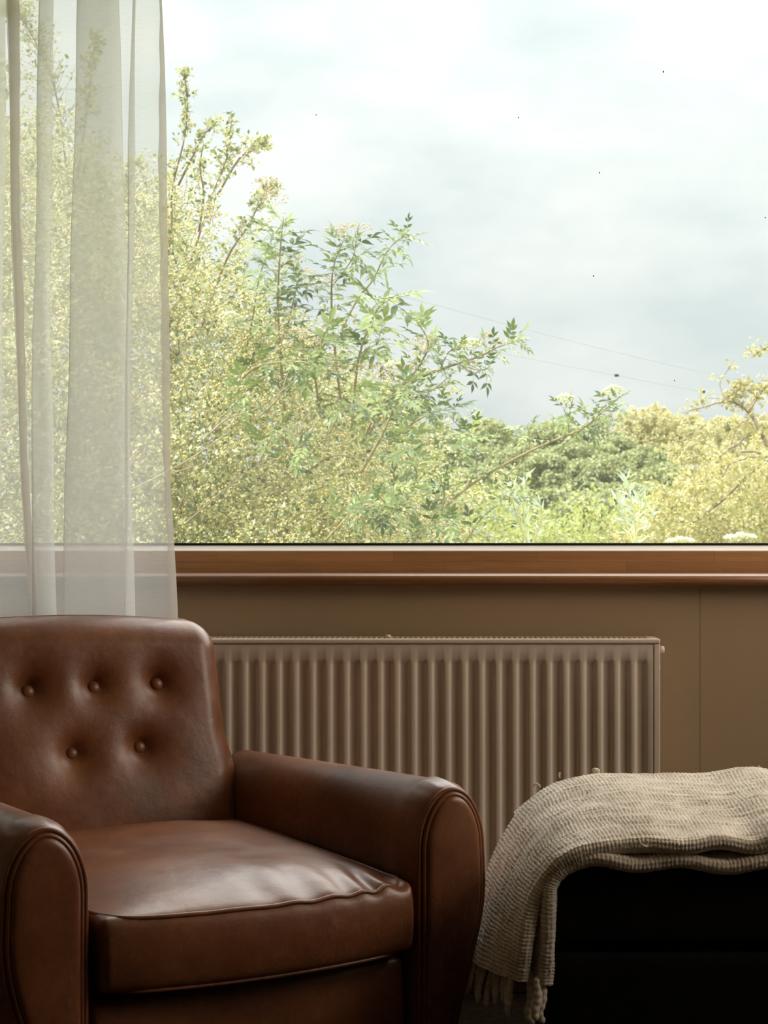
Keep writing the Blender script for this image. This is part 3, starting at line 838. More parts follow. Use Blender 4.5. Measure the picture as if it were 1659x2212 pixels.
# loose curls of yarn on the surface
def loose(px, py, d, pts, r=0.0035):
    o = P(px, py, d); yarn('loose_yarn', [(o.x + a, o.y + b, o.z + c) for a, b, c in pts], r, throw, 60)
loose(1276, 1679, 2.93, [(-.006, 0, -.004), (0, 0, 0.002), (.008, .002, .004), (.012, 0, .011), (.007, -.002, .013), (.004, 0, .009)], 0.0042)
loose(1160, 1697, 2.93, [(-.006, 0, -.002), (-.002, 0, .003), (.003, 0, .001), (.006, 0, -.003)], 0.002)
loose(1209, 1676, 2.93, [(0, 0, -.004), (-.001, 0, .002), (.001, 0, .006)], 0.0018)
loose(1572, 1667, 2.91, [(-.014, 0, -.004), (-.008, 0, .001), (0, 0, .001), (.004, 0, .003), (.010, 0, .002)], 0.0024)
loose(1638, 1663, 2.91, [(-.003, 0, -.008), (0, 0, 0), (.002, 0, .005), (-.001, 0, .006)], 0.002)
loose(1388, 1820, 2.482, [(-.006, 0, .006), (-.004, -.003, 0), (.001, -.004, -.004), (.007, -.001, -.006)], 0.0014)
loose(1110, 1875, 2.482, [(-.005, 0, .006), (-.001, -.003, .001), (.003, -.002, -.003)], 0.0014)
o = P(1527, 1737, 2.69)
V, F = roundbox(0.0022, 0.0022, 0.0026, 0.0018, (5, 5, 5)); obj('teal_fleck', V + np.array(o) , F, TEAL, throw, label='tiny teal fleck caught in the wool')

# ================================================================== sheer curtain
cur = thing('sheer_curtain', 'sheer off-white voile curtain hanging in loose folds behind the leather armchair', 'curtain', (0, 0, 0))
ROWS = [-900, 0, 350, 700, 1050, 1350, 2000]
# path of one continuous width of voile from its free edge: x in pixels at each row, distance from the camera
NODES = [
    ([346, 349, 362, 364, 370, 384, 395], 3.262),
    ([290, 285, 277, 273, 269, 268, 268], 3.258),
    ([296, 294, 291, 287, 277, 272, 272], 3.268),
    ([178, 168, 158, 150, 141, 135, 130], 3.264),
    ([250, 256, 268, 276, 284, 292, 300], 3.284),
    ([86, 83, 80, 71, 67, 72, 78], 3.286),
    ([114, 117, 112, 110, 116, 124, 130], 3.298),
    ([10, 13, 22, 31, 46, 62, 80], 3.300),
    ([38, 41, 46, 52, 65, 84, 104], 3.312),
    ([-70, -65, -60, -62, -65, -70, -75], 3.316),
    ([16, 14, 11, 6, 2, 0, 0], 3.326),
    ([-260, -260, -260, -260, -260, -260, -260], 3.322),
]
def curtain_mesh():
    per, rows = 26, 90
    Z = np.linspace(2.40, 0.14, rows)
    Vv = []
    for z in Z:
        py = IMG_H / 2 + (CAM.z - z) * F_PX / 3.29
        ctrl = []
        for k, (xs, d) in enumerate(NODES):
            x = np.interp(py, ROWS, xs) + 1.6 * math.sin(py * 0.011 + k * 1.7)
            ctrl.append(((x - IMG_W / 2) * d / F_PX, CAM.y + d))
        line = []
        for a, b in zip(range(len(ctrl) - 1), range(1, len(ctrl))):
            A, B = np.array(ctrl[a]), np.array(ctrl[b])
            for t in np.linspace(0, 1, per, endpoint=False):
                # ease at the turns so that each fold rounds over
                e = 0.5 - 0.5 * math.cos(math.pi * t)
                f = 0.75 * e + 0.25 * t
                bow = 0.006 * math.sin(math.pi * t) * (1 if a % 2 else -1) * min(1.0, abs(B[0] - A[0]) / 0.08)
                line.append((A[0] + (B[0] - A[0]) * f, A[1] + (B[1] - A[1]) * t + bow + 0.0016 * math.sin(t * 9 + z * 7 + a)))
        line.append(ctrl[-1])
        Vv.append([(x, y, z) for x, y in line])
    V = np.array(Vv)
    return V
CV = curtain_mesh()
obj('voile', CV.reshape(-1, 3), grid_faces(CV.shape[0], CV.shape[1]), SHEER, cur)
def strip(name, off, xs_a, xs_b, d):
    rows = 90; Z = np.linspace(2.40, 0.14, rows); V = []
    for z in Z:
        py = IMG_H / 2 + (CAM.z - z) * F_PX / d
        a = np.interp(py, ROWS, xs_a) + 1.6 * math.sin(py * 0.011); b = np.interp(py, ROWS, xs_b) + 1.6 * math.sin(py * 0.011 + 0.6) + 1.2 * math.sin(py * 0.05)
        for t in np.linspace(0, 1, 5):
            x = a + (b - a) * t
            V.append(((x - IMG_W / 2) * d / F_PX, CAM.y + d - 0.002 * math.sin(math.pi * t), z))
    obj(name, V, grid_faces(rows, 5), SHEER_HEM, cur, label=off)
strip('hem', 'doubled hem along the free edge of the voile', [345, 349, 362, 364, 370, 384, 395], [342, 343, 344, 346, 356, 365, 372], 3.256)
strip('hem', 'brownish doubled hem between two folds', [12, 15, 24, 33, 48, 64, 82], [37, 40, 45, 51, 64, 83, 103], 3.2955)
box('curtain_track', -1.25, -0.20, CAM.y + 3.275, CAM.y + 3.325, 2.40, RZ1, ALU, cur, bev=0.004)

# ================================================================== outside: ground and far hill
def ground():
    ds = np.array([3.9, 6, 10, 16, 30, 60, 90, 125, 160, 200, 260, 400.0])
    zs = np.array([-0.35, -0.35, -0.4, -0.7, -2.5, -7.0, -9.0, -6.6, -2.2, 3.0, 4.5, 5.0])
    d = np.concatenate([np.linspace(3.9, 20, 20), np.linspace(22, 400, 50)])
    xs = np.linspace(-1, 1, 40)
    V = []
    for di in d:
        w = 8 + di * 0.75
        for x in xs:
            z = np.interp(di, ds, zs) + (0.25 if di > 6 else 0) * float(vnoise(np.array(x * w * 0.2 + 9), np.array(di * 0.2), 2))
            V.append((x * w, CAM.y + di, z))
    return np.array(V), grid_faces(len(d), len(xs)), ds, zs
V, F, GD, GZ = ground()
obj('ground', V, F[:, ::-1], GRASS, None, True, 'structure')
def gz(d): return float(np.interp(d, GD, GZ))

def leaf_quads(C, D, N, L, W, fold=0.25):
    """diamond leaves: base C, direction D, face normal N, length L, width W -> V, F"""
    S = np.cross(D, N); S /= np.linalg.norm(S, axis=1)[:, None] + 1e-9
    L = L[:, None]; W = W[:, None]
    mid = C + D * L * 0.45
    V = np.stack([C, mid + S * W * 0.5 + N * W * fold, C + D * L, mid - S * W * 0.5 + N * W * fold], 1)
    k = np.arange(len(C))[:, None] * 4
    return V.reshape(-1, 3), np.concatenate([k + np.array([[0, 1, 2]]), k + np.array([[0, 2, 3]])], 1).reshape(-1, 3)
def unit(v): return v / (np.linalg.norm(v, axis=-1, keepdims=True) + 1e-9)
def octa(C, r):
    o = np.array([(1, 0, 0), (-1, 0, 0), (0, 1, 0), (0, -1, 0), (0, 0, 1), (0, 0, -1)], float)
    f = np.array([(0, 2, 4), (2, 1, 4), (1, 3, 4), (3, 0, 4), (2, 0, 5), (1, 2, 5), (3, 1, 5), (0, 3, 5)])
    V = C[:, None] + o[None] * r[:, None, None]
    F = f[None] + (np.arange(len(C)) * 6)[:, None, None]
    return V.reshape(-1, 3), F.reshape(-1, 3)

# ---- far woodland
def tree_mesh(name, seed, R, H, clumps, cards, csize, mat, card=0.34, upright=False):
    g = np.random.default_rng(seed)
    Vs, Fs, off = [], [], 0
    C = []
    while len(C) < clumps:
        v = unit(g.normal(size=3))
        if v[2] < -0.55: continue
        rad = g.uniform(0.72, 1.0) if g.random() < 0.8 else g.uniform(0.3, 0.7)
        C.append((v[0] * R * rad, v[1] * R * rad, H * 0.56 + v[2] * H * 0.42 * rad))
    C = np.array(C)
    for c in C:
        r = csize * g.uniform(0.7, 1.3)
        n = unit(g.normal(size=(cards, 3))); n[:, 2] = np.abs(n[:, 2]) * 0.9 + n[:, 2] * 0.1
        p = c + n * r * g.uniform(0.55, 1.0, (cards, 1)) * (np.array([0.7, 0.7, 1.8]) if upright else np.array([1, 1, 0.85]))
        D = unit(np.cross(n, g.normal(size=(cards, 3))) + 0.3 * n)
        V, F = leaf_quads(p, D, unit(n + 0.5 * g.normal(size=n.shape)), g.uniform(0.7, 1.3, cards) * card, g.uniform(0.6, 1.1, cards) * card)
        Vs.append(V); Fs.append(F + off); off += len(V)
    return mesh_data(name, np.vstack(Vs), np.vstack(Fs), mat, False)
crown_a = [tree_mesh('crown', 100 + k, 3.5, 9.0, 62, 150, 0.92, WOOD_LEAF) for k in range(4)]
crown_b = [tree_mesh('crown', 200 + k, 3.2, 9.0, 60, 110, 0.70, PALE_WOOD_LEAF, 0.30, True) for k in range(3)]
trunk_me = mesh_data('trunk', *tube_vf([(0, 0, -1.5), (0.05, 0, 1.5), (0, 0.05, 5.5)], [0.28, 0.22, 0.08], 8), GREY_BARK)
rt = random.Random(3)
def far_tree(px, d, top_py, kind):
    z_top = CAM.z - (top_py - IMG_H / 2) * d / F_PX
    s = rt.uniform(0.88, 1.15); H = 9.0 * s
    x = (px - IMG_W / 2) * d / F_PX
    t = thing('woodland_tree' if kind == 0 else 'feathery_tree',
              'rounded mid-green tree in the wood on the far slope' if kind == 0 else 'pale straw-green feathery tree at the top of the far slope',
              'tree', (x, CAM.y + d, z_top - H * 0.98), rt.uniform(0, 6.28), 'rounded trees of the far wood' if kind == 0 else 'pale feathery trees of the far wood')
    t.scale = (s, s, s)
    link(bpy.data.objects.new('crown', rt.choice(crown_a if kind == 0 else crown_b)), t, 'stuff')
    link(bpy.data.objects.new('trunk', trunk_me), t)
for d, top, p0, p1, step in ((120, 1085, 780, 1500, 105), (133, 1040, 760, 1480, 98), (148, 1000, 740, 1470, 92), (165, 962, 720, 1440, 88), (183, 930, 700, 1390, 84), (200, 906, 690, 1370, 80)):
    px = p0 + rt.uniform(0, 40)
    while px < p1:
        far_tree(px, d + rt.uniform(-5, 5), top + rt.uniform(-14, 14), 0); px += step * 1.45 * rt.uniform(0.9, 1.1)
for d, top, p0, p1, step in ((168, 1010, 1440, 1800, 75), (185, 960, 1420, 1820, 66), (205, 915, 1350, 1840, 56), (222, 902, 1370, 1860, 60)):
    px = p0 + rt.uniform(0, 30)
    while px < p1:
        hump = -22 * math.exp(-((px - 1430) / 70) ** 2) if d > 200 else 0
        far_tree(px, d + rt.uniform(-5, 5), top + hump + rt.uniform(-9, 9), 1); px += step * 1.35 * rt.uniform(0.85, 1.15)

# ---- shrubs made of leafy twigs
def in_poly(px, py, poly):
    poly = np.asarray(poly, float); x1, y1 = poly.T; x2, y2 = np.roll(poly, -1, 0).T
    c = np.zeros(len(px), bool)
    for a, b, e, f in zip(x1, y1, x2, y2):
        hit = ((b > py) != (f > py)) & (px < (e - a) * (py - b) / (f - b + 1e-12) + a)
        c ^= hit
    return c
def sample_poly(poly, n, g):
    poly = np.asarray(poly, float); lo, hi = poly.min(0), poly.max(0); out = np.zeros((0, 2))
    while len(out) < n:
        q = g.uniform(lo, hi, (n, 2)); out = np.vstack([out, q[in_poly(q[:, 0], q[:, 1], poly)]])
    return out[:n]
def to_world(q, d):
    return np.stack([(q[:, 0] - IMG_W / 2) * d / F_PX, CAM.y + d, CAM.z - (q[:, 1] - IMG_H / 2) * d / F_PX], 1)
class Twigs:
    """collects leaves, buds and twig tubes of one shrub"""
    def __init__(s, seed): s.g = np.random.default_rng(seed); s.L = []; s.B = []; s.T = []; s.nL = s.nB = s.nT = 0
    def grow(s, base, dirn, length, nodes=11, leaves=3, ll=0.026, lw=0.017, buds=1, br=0.006, tr=0.0022, spread=0.02, bend=0.35, up=0.5):
        g = s.g; n = len(base)
        dirn = unit(dirn); side = unit(g.normal(size=(n, 3)))
        t = np.linspace(0, 1, nodes)
        pts = base[:, None] + dirn[:, None] * (length[:, None] * t)[..., None] + side[:, None] * (bend * length[:, None] * t ** 2)[..., None] * 0.5
        # twig tubes: three-sided, all at once
        tan = unit(np.gradient(pts, axis=1)); a = unit(np.cross(tan, np.array([0.3, 0.2, 1.0]))); b = np.cross(tan, a)
        rad = (tr * (1 - 0.8 * t))[None, :, None]
        ring = np.stack([pts + rad * (a * math.cos(q) + b * math.sin(q)) for q in (0, 2.094, 4.189)], 2)
        V = ring.reshape(-1, 3); F = []
        idx = np.arange(n * nodes * 3).reshape(n, nodes, 3)
        for j in range(3):
            F.append(np.stack([idx[:, :-1, j], idx[:, 1:, j], idx[:, 1:, (j + 1) % 3], idx[:, :-1, (j + 1) % 3]], -1).reshape(-1, 4))
        s.T.append((V, np.vstack(F) + s.nT)); s.nT += len(V)
        p = pts[:, 1:].reshape(-1, 3); tn = tan[:, 1:].reshape(-1, 3)
        if leaves:
            C = np.repeat(p, leaves, 0); T = np.repeat(tn, leaves, 0); m = len(C)
            C = C + g.normal(size=(m, 3)) * spread * 0.6
            D = unit(T * 0.5 + g.normal(size=(m, 3)) + np.array([0, 0, 0.15]))
            N = unit(g.normal(size=(m, 3)) + np.array([0, -0.35, up * 1.4]))
            N = unit(N - D * (N * D).sum(1)[:, None])
            V, F = leaf_quads(C, D, N, ll * g.uniform(0.6, 1.35, m), lw * g.uniform(0.7, 1.3, m))
            s.L.append((V, F + s.nL)); s.nL += len(V)
        if buds:
            k = g.random(len(p)) < min(1.0, buds)
            rep = max(1, int(round(buds)))
            C = np.repeat(p[k], rep, 0); C = C + g.normal(size=C.shape) * spread
            V, F = octa(C, br * g.uniform(0.6, 1.25, len(C)))
            s.B.append((V, F + s.nB)); s.nB += len(V)
    def build(s, root, leafmat, budmat, barkmat, budname='bud'):
        cat = lambda q: (np.vstack([v for v, _ in q]), np.vstack([f for _, f in q]))
        if s.L: obj('foliage', *cat(s.L), leafmat, root, False, 'stuff')
        if s.B: obj(budname, *cat(s.B), budmat, root, True, 'stuff')
        if s.T: obj('twig', *cat(s.T), barkmat, root, True, 'stuff')
def stem_line(poly, d0, d1, n=24):
    q = catmull(np.asarray(poly, float), n); d = np.linspace(d0, d1, n)
    return to_world(q, d)
def along(line, n, g, t0=0.0):
    t = g.uniform(t0, 1, n) * (len(line) - 1); k = np.minimum(t.astype(int), len(line) - 2); f = (t - k)[:, None]
    return line[k] * (1 - f) + line[k + 1] * f, unit(line[k + 1] - line[k]), t / (len(line) - 1)

# hawthorn: big mass by the window, left half of the view
haw = thing('hawthorn_bush', 'large yellow-green hawthorn bush thick with small buds outside behind the curtain', 'bush',
            tuple(P(300, 1106, 8.6))[:2] + (gz(8.6),))
hb = Vector(haw.location)
tw = Twigs(42)
HAW_POLY = [(-1000, 1330), (-1000, 330), (-700, 220), (-420, 240), (-250, 180), (-100, 200), (40, 300), (200, 380), (300, 420), (380, 470), (440, 560), (500, 590), (525, 650), (470, 700), (540, 735), (640, 770), (720, 800), (800, 850), (850, 900), (880, 990), (930, 1060), (985, 1130), (1010, 1330)]
g = tw.g
cq = sample_poly(HAW_POLY, 830, g)
cd = 7.3 + 2.4 * g.random(len(cq)) ** 0.9 + (1180 - cq[:, 1]) / 1000 * 0.8
cc = to_world(cq, cd)
pick = g.integers(0, len(cc), 11200)
base = cc[pick] + g.normal(size=(len(pick), 3)) * np.array([0.15, 0.15, 0.10])
q = pick
ctr = np.array(P(250, 1250, 8.6))
dr = unit(base - ctr) * 0.7 + g.normal(size=base.shape) * 0.65 + np.array([0, -0.2, 0.25])
tw.grow(base, dr, g.uniform(0.10, 0.27, len(q)), nodes=8, leaves=2, ll=0.030, lw=0.020, buds=2.0, br=0.0070, spread=0.024)
# bare interior and darker back of the bush
q = sample_poly(HAW_POLY, 2200, g); base = to_world(q, 9.6 + 1.2 * g.random(len(q)))
tw.grow(base, g.normal(size=base.shape), g.uniform(0.15, 0.35, len(q)), nodes=8, leaves=3, ll=0.036, lw=0.024, buds=0, spread=0.05)
HAW_STEMS = [
    ([(330, 700), (368, 520), (372, 410), (398, 300), (405, 220), (397, 155)], 8.4, 42, 0.07),
    ([(385, 400), (415, 340), (440, 292), (470, 262)], 8.4, 18, 0.06),
    ([(430, 500), (440, 420), (432, 360), (440, 310)], 8.6, 14, 0.06),
    ([(360, 720), (420, 540), (455, 430), (490, 340), (500, 262)], 8.2, 46, 0.09),
    ([(470, 420), (515, 345), (545, 325), (577, 309)], 8.2, 24, 0.07),
    ([(430, 720), (490, 560), (535, 490), (560, 440), (583, 405)], 8.7, 46, 0.10),
    ([(250, 760), (280, 560), (275, 430), (292, 345)], 8.8, 80, 0.18),
    ([(100, 700), (160, 420), (190, 220), (205, 80)], 9.2, 90, 0.3),
    ([(150, 420), (120, 200), (60, 60), (20, 20)], 9.2, 120, 0.4),
    ([(-60, 500), (-20, 250), (-60, 40)], 9.2, 120, 0.4),
]
for poly, d, n_, sp_ in HAW_STEMS:
    ln = stem_line(poly, d + 0.3, d - 0.1)
    tube('branch', ln - np.array(hb), np.linspace(0.007, 0.002, len(ln)), BARK, haw, 5)
    b, t, f = along(ln, n_, g, 0.12)
    b = b + g.normal(size=b.shape) * 0.012
    tw.grow(b, t * 0.8 + g.normal(size=b.shape) * 0.7 + np.array([0, 0, 0.3]), (0.04 + sp_ * (1 - f) * g.uniform(0.4, 1, n_)), nodes=5, leaves=2, ll=0.027, lw=0.017, buds=0.25, br=0.006, spread=0.014)
# larger limbs glimpsed in the mass
for poly, d in (([(280, 1060), (340, 1030), (420, 985), (500, 930)], 7.25), ([(440, 950), (490, 905), (560, 880), (640, 820)], 7.3), ([(390, 1140), (460, 1080), (530, 1020)], 7.2),
                ([(660, 1020), (720, 985), (780, 990)], 7.2), ([(560, 900), (600, 860), (625, 800)], 7.3), ([(380, 1020), (430, 1005)], 7.2), ([(380, 1110), (400, 1060), (376, 1020)], 7.2)):
    ln = stem_line(poly, d, d - 0.1, 14); tube('branch', ln - np.array(hb), np.linspace(0.005, 0.002, 14), GREY_BARK if d > 7.22 else BARK, haw, 5)
off = np.array(hb)
def shift(q):
    return [(v - off, f) for v, f in q]
tw.L, tw.B, tw.T = shift(tw.L), shift(tw.B), shift(tw.T)
tw.build(haw, HAW_LEAF, HAW_BUD, BARK, 'bud')

# yellowing thorn bush at the far end of the view
yb = thing('thorn_bush', 'yellowing thorn bush with bare grey twigs standing against the far wood', 'bush', tuple(P(1600, 1106, 11.5))[:2] + (gz(11.5),))
off = np.array(yb.location); tw = Twigs(77); g = tw.g
YP = [(1300, 1330), (1340, 1180), (1395, 1120), (1440, 1060), (1480, 1010), (1530, 1030), (1580, 1005), (1640, 985), (1720, 950), (1860, 900), (1950, 1000), (1950, 1330)]
q = sample_poly(YP, 1300, g); base = to_world(q, 10.6 + 2.2 * g.random(len(q)))
tw.grow(base, g.normal(size=base.shape) + np.array([-0.2, -0.2, 0.3]), g.uniform(0.12, 0.32, len(q)), nodes=8, leaves=3, ll=0.036, lw=0.026, buds=0.3, br=0.008, spread=0.035)
for poly, r0, n_, m in (
    ([(1740, 1050), (1659, 960), (1640, 925), (1612, 885), (1575, 866), (1550, 872)], 0.016, 26, 0), ([(1618, 888), (1640, 852), (1662, 830), (1700, 800)], 0.010, 26, 0),
    ([(1490, 1132), (1550, 1090), (1580, 1062), (1620, 1022), (1680, 985), (1760, 960)], 0.014, 0, 0), ([(1600, 976), (1630, 976), (1660, 988), (1720, 1010)], 0.016, 0, 1),
    ([(1575, 968), (1595, 958), (1620, 935), (1645, 928)], 0.008, 0, 1), ([(1580, 960), (1585, 940), (1600, 915), (1622, 905)], 0.006, 6, 0),
    ([(1575, 868), (1560, 850), (1556, 825), (1572, 800), (1580, 792)], 0.004, 3, 0), ([(1550, 870), (1520, 880), (1495, 886), (1475, 893)], 0.004, 5, 0),
    ([(1560, 868), (1580, 850), (1605, 845), (1640, 842)], 0.006, 26, 0), ([(1700, 780), (1665, 750), (1645, 758), (1628, 768)], 0.006, 12, 0), ([(1520, 880), (1515, 865), (1535, 860), (1560, 862)], 0.003, 5, 0),
    ([(1555, 985), (1575, 970), (1600, 960)], 0.010, 0, 1), ([(1462, 1085), (1466, 1070), (1470, 1060)], 0.010, 0, 0), ([(1560, 1030), (1580, 1000), (1640, 985), (1690, 980)], 0.010, 0, 1)):
    ln = stem_line(poly, 11.0, 11.2, 16); tube('branch', ln - off, np.linspace(r0 * 0.45, r0, 16) if poly[0][0] < poly[-1][0] and r0 > 0.01 else np.linspace(r0, r0 * 0.4, 16), GREY_BARK if m else BARK, yb, 5)
    if n_:
        b, t, f = along(ln, n_, g, 0.2); tw.grow(b, g.normal(size=b.shape) + np.array([0, 0, 0.2]), g.uniform(0.04, 0.10, n_), nodes=5, leaves=2, ll=0.034, lw=0.022, buds=0.3, br=0.007, spread=0.02)
tw.L, tw.B, tw.T = shift(tw.L), shift(tw.B), shift(tw.T)
tw.build(yb, YEL_LEAF, HAW_BUD, GREY_BARK, 'bud')

# low hedge that closes the garden
hg = thing('bramble_hedge', 'low pale green bramble hedge running below the elder branches', 'hedge', tuple(P(1150, 1106, 12.5))[:2] + (gz(12.5),))
off = np.array(hg.location); tw = Twigs(91); g = tw.g
HP = [(760, 1400), (800, 1060), (900, 1060), (980, 1085), (1080, 1105), (1180, 1120), (1290, 1130), (1380, 1120), (1500, 1130), (1950, 1130), (1950, 1400)]
q = sample_poly(HP, 2300, g); base = to_world(q, 11.8 + 2.0 * g.random(len(q)))
tw.grow(base, g.normal(size=base.shape) + np.array([0, -0.2, 0.9]), g.uniform(0.15, 0.4, len(q)), nodes=8, leaves=2, ll=0.050, lw=0.026, buds=0, spread=0.03)
tw.L, tw.B, tw.T = shift(tw.L), shift(tw.B), shift(tw.T)
tw.build(hg, HEDGE_LEAF, None, ELDER_STEM)

# ---- elder: compound leaves, one object each
def elder_leaf_mesh(k, pairs=3, size=1.0, droop=0.25):
    g = random.Random(k); V, F = [], []
    def leaflet(o, ang, L, W, tilt):
        c, s_ = math.cos(ang), math.sin(ang); n = 5
        base = len(V)
        prof = [0.0, 0.62, 1.0, 0.72, 0.30, 0.0]
        for i, w in enumerate(prof):
            t = i / (len(prof) - 1)
            lx = L * t; z = -droop * L * t * t
            for e in (-1, 0, 1):
                ly = e * W * 0.5 * w * (1 + (0.12 if i % 2 else -0.08)); zz = z + (abs(e) * W * 0.5 * w * 0.35) + e * tilt * W * w
                V.append((o[0] + lx * c - ly * s_, o[1] + lx * s_ + ly * c, o[2] + zz))
        for i in range(len(prof) - 1):
            a = base + i * 3
            F.append((a, a + 3, a + 4, a + 1)); F.append((a + 1, a + 4, a + 5, a + 2))
    R = 0.14 * size
    def rach(t): return (R * t, 0.0, -droop * R * t * t * 0.8)
    for p in range(pairs):
        t = 0.35 + 0.5 * p / max(1, pairs - 1) if pairs > 1 else 0.6
        for sd in (-1, 1):
            leaflet(rach(t), sd * math.radians(g.uniform(50, 68) - 8 * p), 0.082 * size * g.uniform(0.85, 1.1), 0.033 * size * g.uniform(0.85, 1.1), g.uniform(-.15, .15))
    leaflet(rach(1.0), 0, 0.095 * size, 0.035 * size, 0)
    V2, F2 = tube_vf([rach(t) for t in np.linspace(0, 1, 5)], 0.0016, 4)
    k0 = len(V); V = np.vstack([np.array(V), V2]); F = F + [tuple(i + k0 for i in f) for f in F2]
    return mesh_data('leaf', V, F, ELDER_LEAF)
EL = [elder_leaf_mesh(k, pairs=(2, 3, 2, 3, 2)[k], droop=(0.15, 0.3, 0.5, 0.2, 0.4)[k]) for k in range(5)]
def umbel_mesh(k, mat, R=0.07, n=130, lo=0.08, hi=0.13):
    g = np.random.default_rng(k)
    a = g.uniform(0, 6.283, n); r = R * np.sqrt(g.random(n)); z = 0.42 * R * (1 - (r / R) ** 2) + g.normal(size=n) * 0.08 * R
    C = np.stack([r * np.cos(a), r * np.sin(a), z], 1)
    V, F = octa(C, g.uniform(lo, hi, n) * R)
    Vs, Fs, o = [V], [F], len(V)
    tri = []
    for q in np.linspace(0, 6.283, 9)[:-1]:
        v, f = tube_vf([(0, 0, -0.6 * R), (0.45 * R * math.cos(q), 0.45 * R * math.sin(q), -0.15 * R), (0.8 * R * math.cos(q), 0.8 * R * math.sin(q), 0.02 * R)], 0.012 * R, 3, cap=False)
        for a_, b_, c_, d_ in f: tri += [(a_ + o, b_ + o, c_ + o), (a_ + o, c_ + o, d_ + o)]
        Vs.append(v); o += len(v)
    return mesh_data('flower_head', np.vstack(Vs), np.vstack([F, np.array(tri)]), mat)
UW = [umbel_mesh(k, UMBEL_WHITE) for k in range(2)]
UT = [umbel_mesh(k + 5, UMBEL_TAN, 0.085, 80, 0.035, 0.065) for k in range(2)]
def elder(root, stems, heads, seed, dense=1.38, size=1.34, lift=0.05):
    g = random.Random(seed); off = np.array(root.location); count = 0
    for poly, d, n_pairs, r0, sc in stems:
        ln = stem_line(poly, d + 0.25, d - 0.15, 26)
        tube('branch', ln - off, np.linspace(r0, r0 * 0.25, len(ln)), ELDER_STEM, root, 6)
        n_pairs = int(round(n_pairs * dense))
        for k in range(n_pairs):
            t = 0.12 + 0.88 * (k + 1) / n_pairs; i = min(int(t * 25), 24)
            p = Vector(ln[i]); tn = Vector(ln[min(i + 1, 25)] - ln[max(i - 1, 0)]).normalized()
            rot = k * math.radians(90) + g.uniform(-0.5, 0.5)
            ref = tn.cross(Vector((0.2, 1, 0.1))).normalized(); ref2 = tn.cross(ref)
            for sd in (0, 1):
                a = rot + math.pi * sd + g.uniform(-0.3, 0.3)
                out = (ref * math.cos(a) + ref2 * math.sin(a)) + tn * (0.75 if t > 0.85 else 0.5)
                out.z += lift; out.normalize()
                up = Vector((g.uniform(-.35, .35), g.uniform(-.6, .1), 1.0)); y = up.cross(out).normalized(); z = out.cross(y)
                M = Matrix((out, y, z)).transposed().to_4x4()
                s_ = size * sc * g.uniform(0.65, 1.1) * (0.75 if t > 0.93 else 1.0)
                o = bpy.data.objects.new('leaf', g.choice(EL)); link(o, root)
                o.matrix_local = Matrix.Translation(p - Vector(off)) @ M @ Matrix.Scale(s_, 4); count += 1
    for px, py, d, kind, s_ in heads:
        o = bpy.data.objects.new('flower_head', g.choice(UW if kind else UT)); link(o, root, 'stuff', 'flat white flower head' if kind else 'spent tan flower head')
        o.location = P(px, py, d) - Vector(off); o.rotation_euler = (g.uniform(-.25, .35), g.uniform(-.3, .3), g.uniform(0, 6)); o.scale = (s_, s_, s_)
    return count
e1 = thing('elder_shrub', 'elder shrub with upright leafy stems rising above the hawthorn against the sky', 'shrub', tuple(P(720, 1106, 7.6))[:2] + (gz(7.6),))
elder(e1, [
    ([(620, 960), (608, 800), (600, 660), (604, 560), (612, 468)], 7.5, 15, 0.010, 0.62),
    ([(530, 760), (545, 690), (560, 600), (580, 540), (590, 500)], 7.6, 9, 0.006, 0.55),
    ([(600, 760), (625, 690), (640, 620), (650, 600)], 7.7, 7, 0.006, 0.55),
    ([(740, 900), (722, 740), (716, 640), (722, 570), (745, 512)], 7.6, 10, 0.008, 0.58),
    ([(716, 620), (760, 560), (770, 520)], 7.6, 5, 0.004, 0.55),
    ([(725, 740), (770, 650), (805, 605), (835, 545), (858, 520), (885, 496)], 7.8, 11, 0.006, 0.52),
    ([(760, 930), (772, 790), (795, 710), (818, 665), (850, 640)], 7.3, 9, 0.008, 0.68),
    ([(760, 800), (790, 760), (830, 730)], 7.4, 4, 0.005, 0.62),
    ([(690, 880), (680, 800), (690, 760), (700, 720)], 7.4, 6, 0.006, 0.6),
    ([(520, 820), (560, 790), (640, 780), (680, 790)], 7.25, 7, 0.006, 0.5),
    ([(480, 900), (520, 860), (535, 840)], 7.15, 3, 0.004, 0.5),
    ([(560, 1000), (585, 945), (600, 910)], 7.1, 3, 0.004, 0.5),
    ([(610, 1060), (640, 985), (660, 960)], 7.1, 3, 0.004, 0.5),
    ([(700, 960), (740, 880), (750, 850)], 7.2, 5, 0.004, 0.55),
    ([(780, 960), (820, 880), (840, 850)], 7.2, 6, 0.006, 0.6),
], [(575, 402, 8.0, 0, 1.0), (590, 430, 8.0, 0, 0.9), (625, 560, 7.7, 0, 0.9), (765, 500, 7.6, 0, 1.0), (725, 500, 7.6, 0, 0.8), (660, 596, 7.8, 0, 0.9), (695, 610, 7.8, 0, 0.8),
    (640, 730, 7.4, 0, 1.1), (665, 745, 7.4, 0, 0.9), (500, 688, 7.6, 1, 0.8), (630, 680, 7.5, 0, 0.8), (800, 800, 7.4, 0, 0.9), (710, 790, 7.3, 0, 0.9), (455, 460, 8.3, 0, 0.7)], 31)
e2 = thing('elder_shrub', 'elder shrub with a long arching branch ending in two white flower heads', 'shrub', tuple(P(940, 1106, 7.0))[:2] + (gz(7.0),))
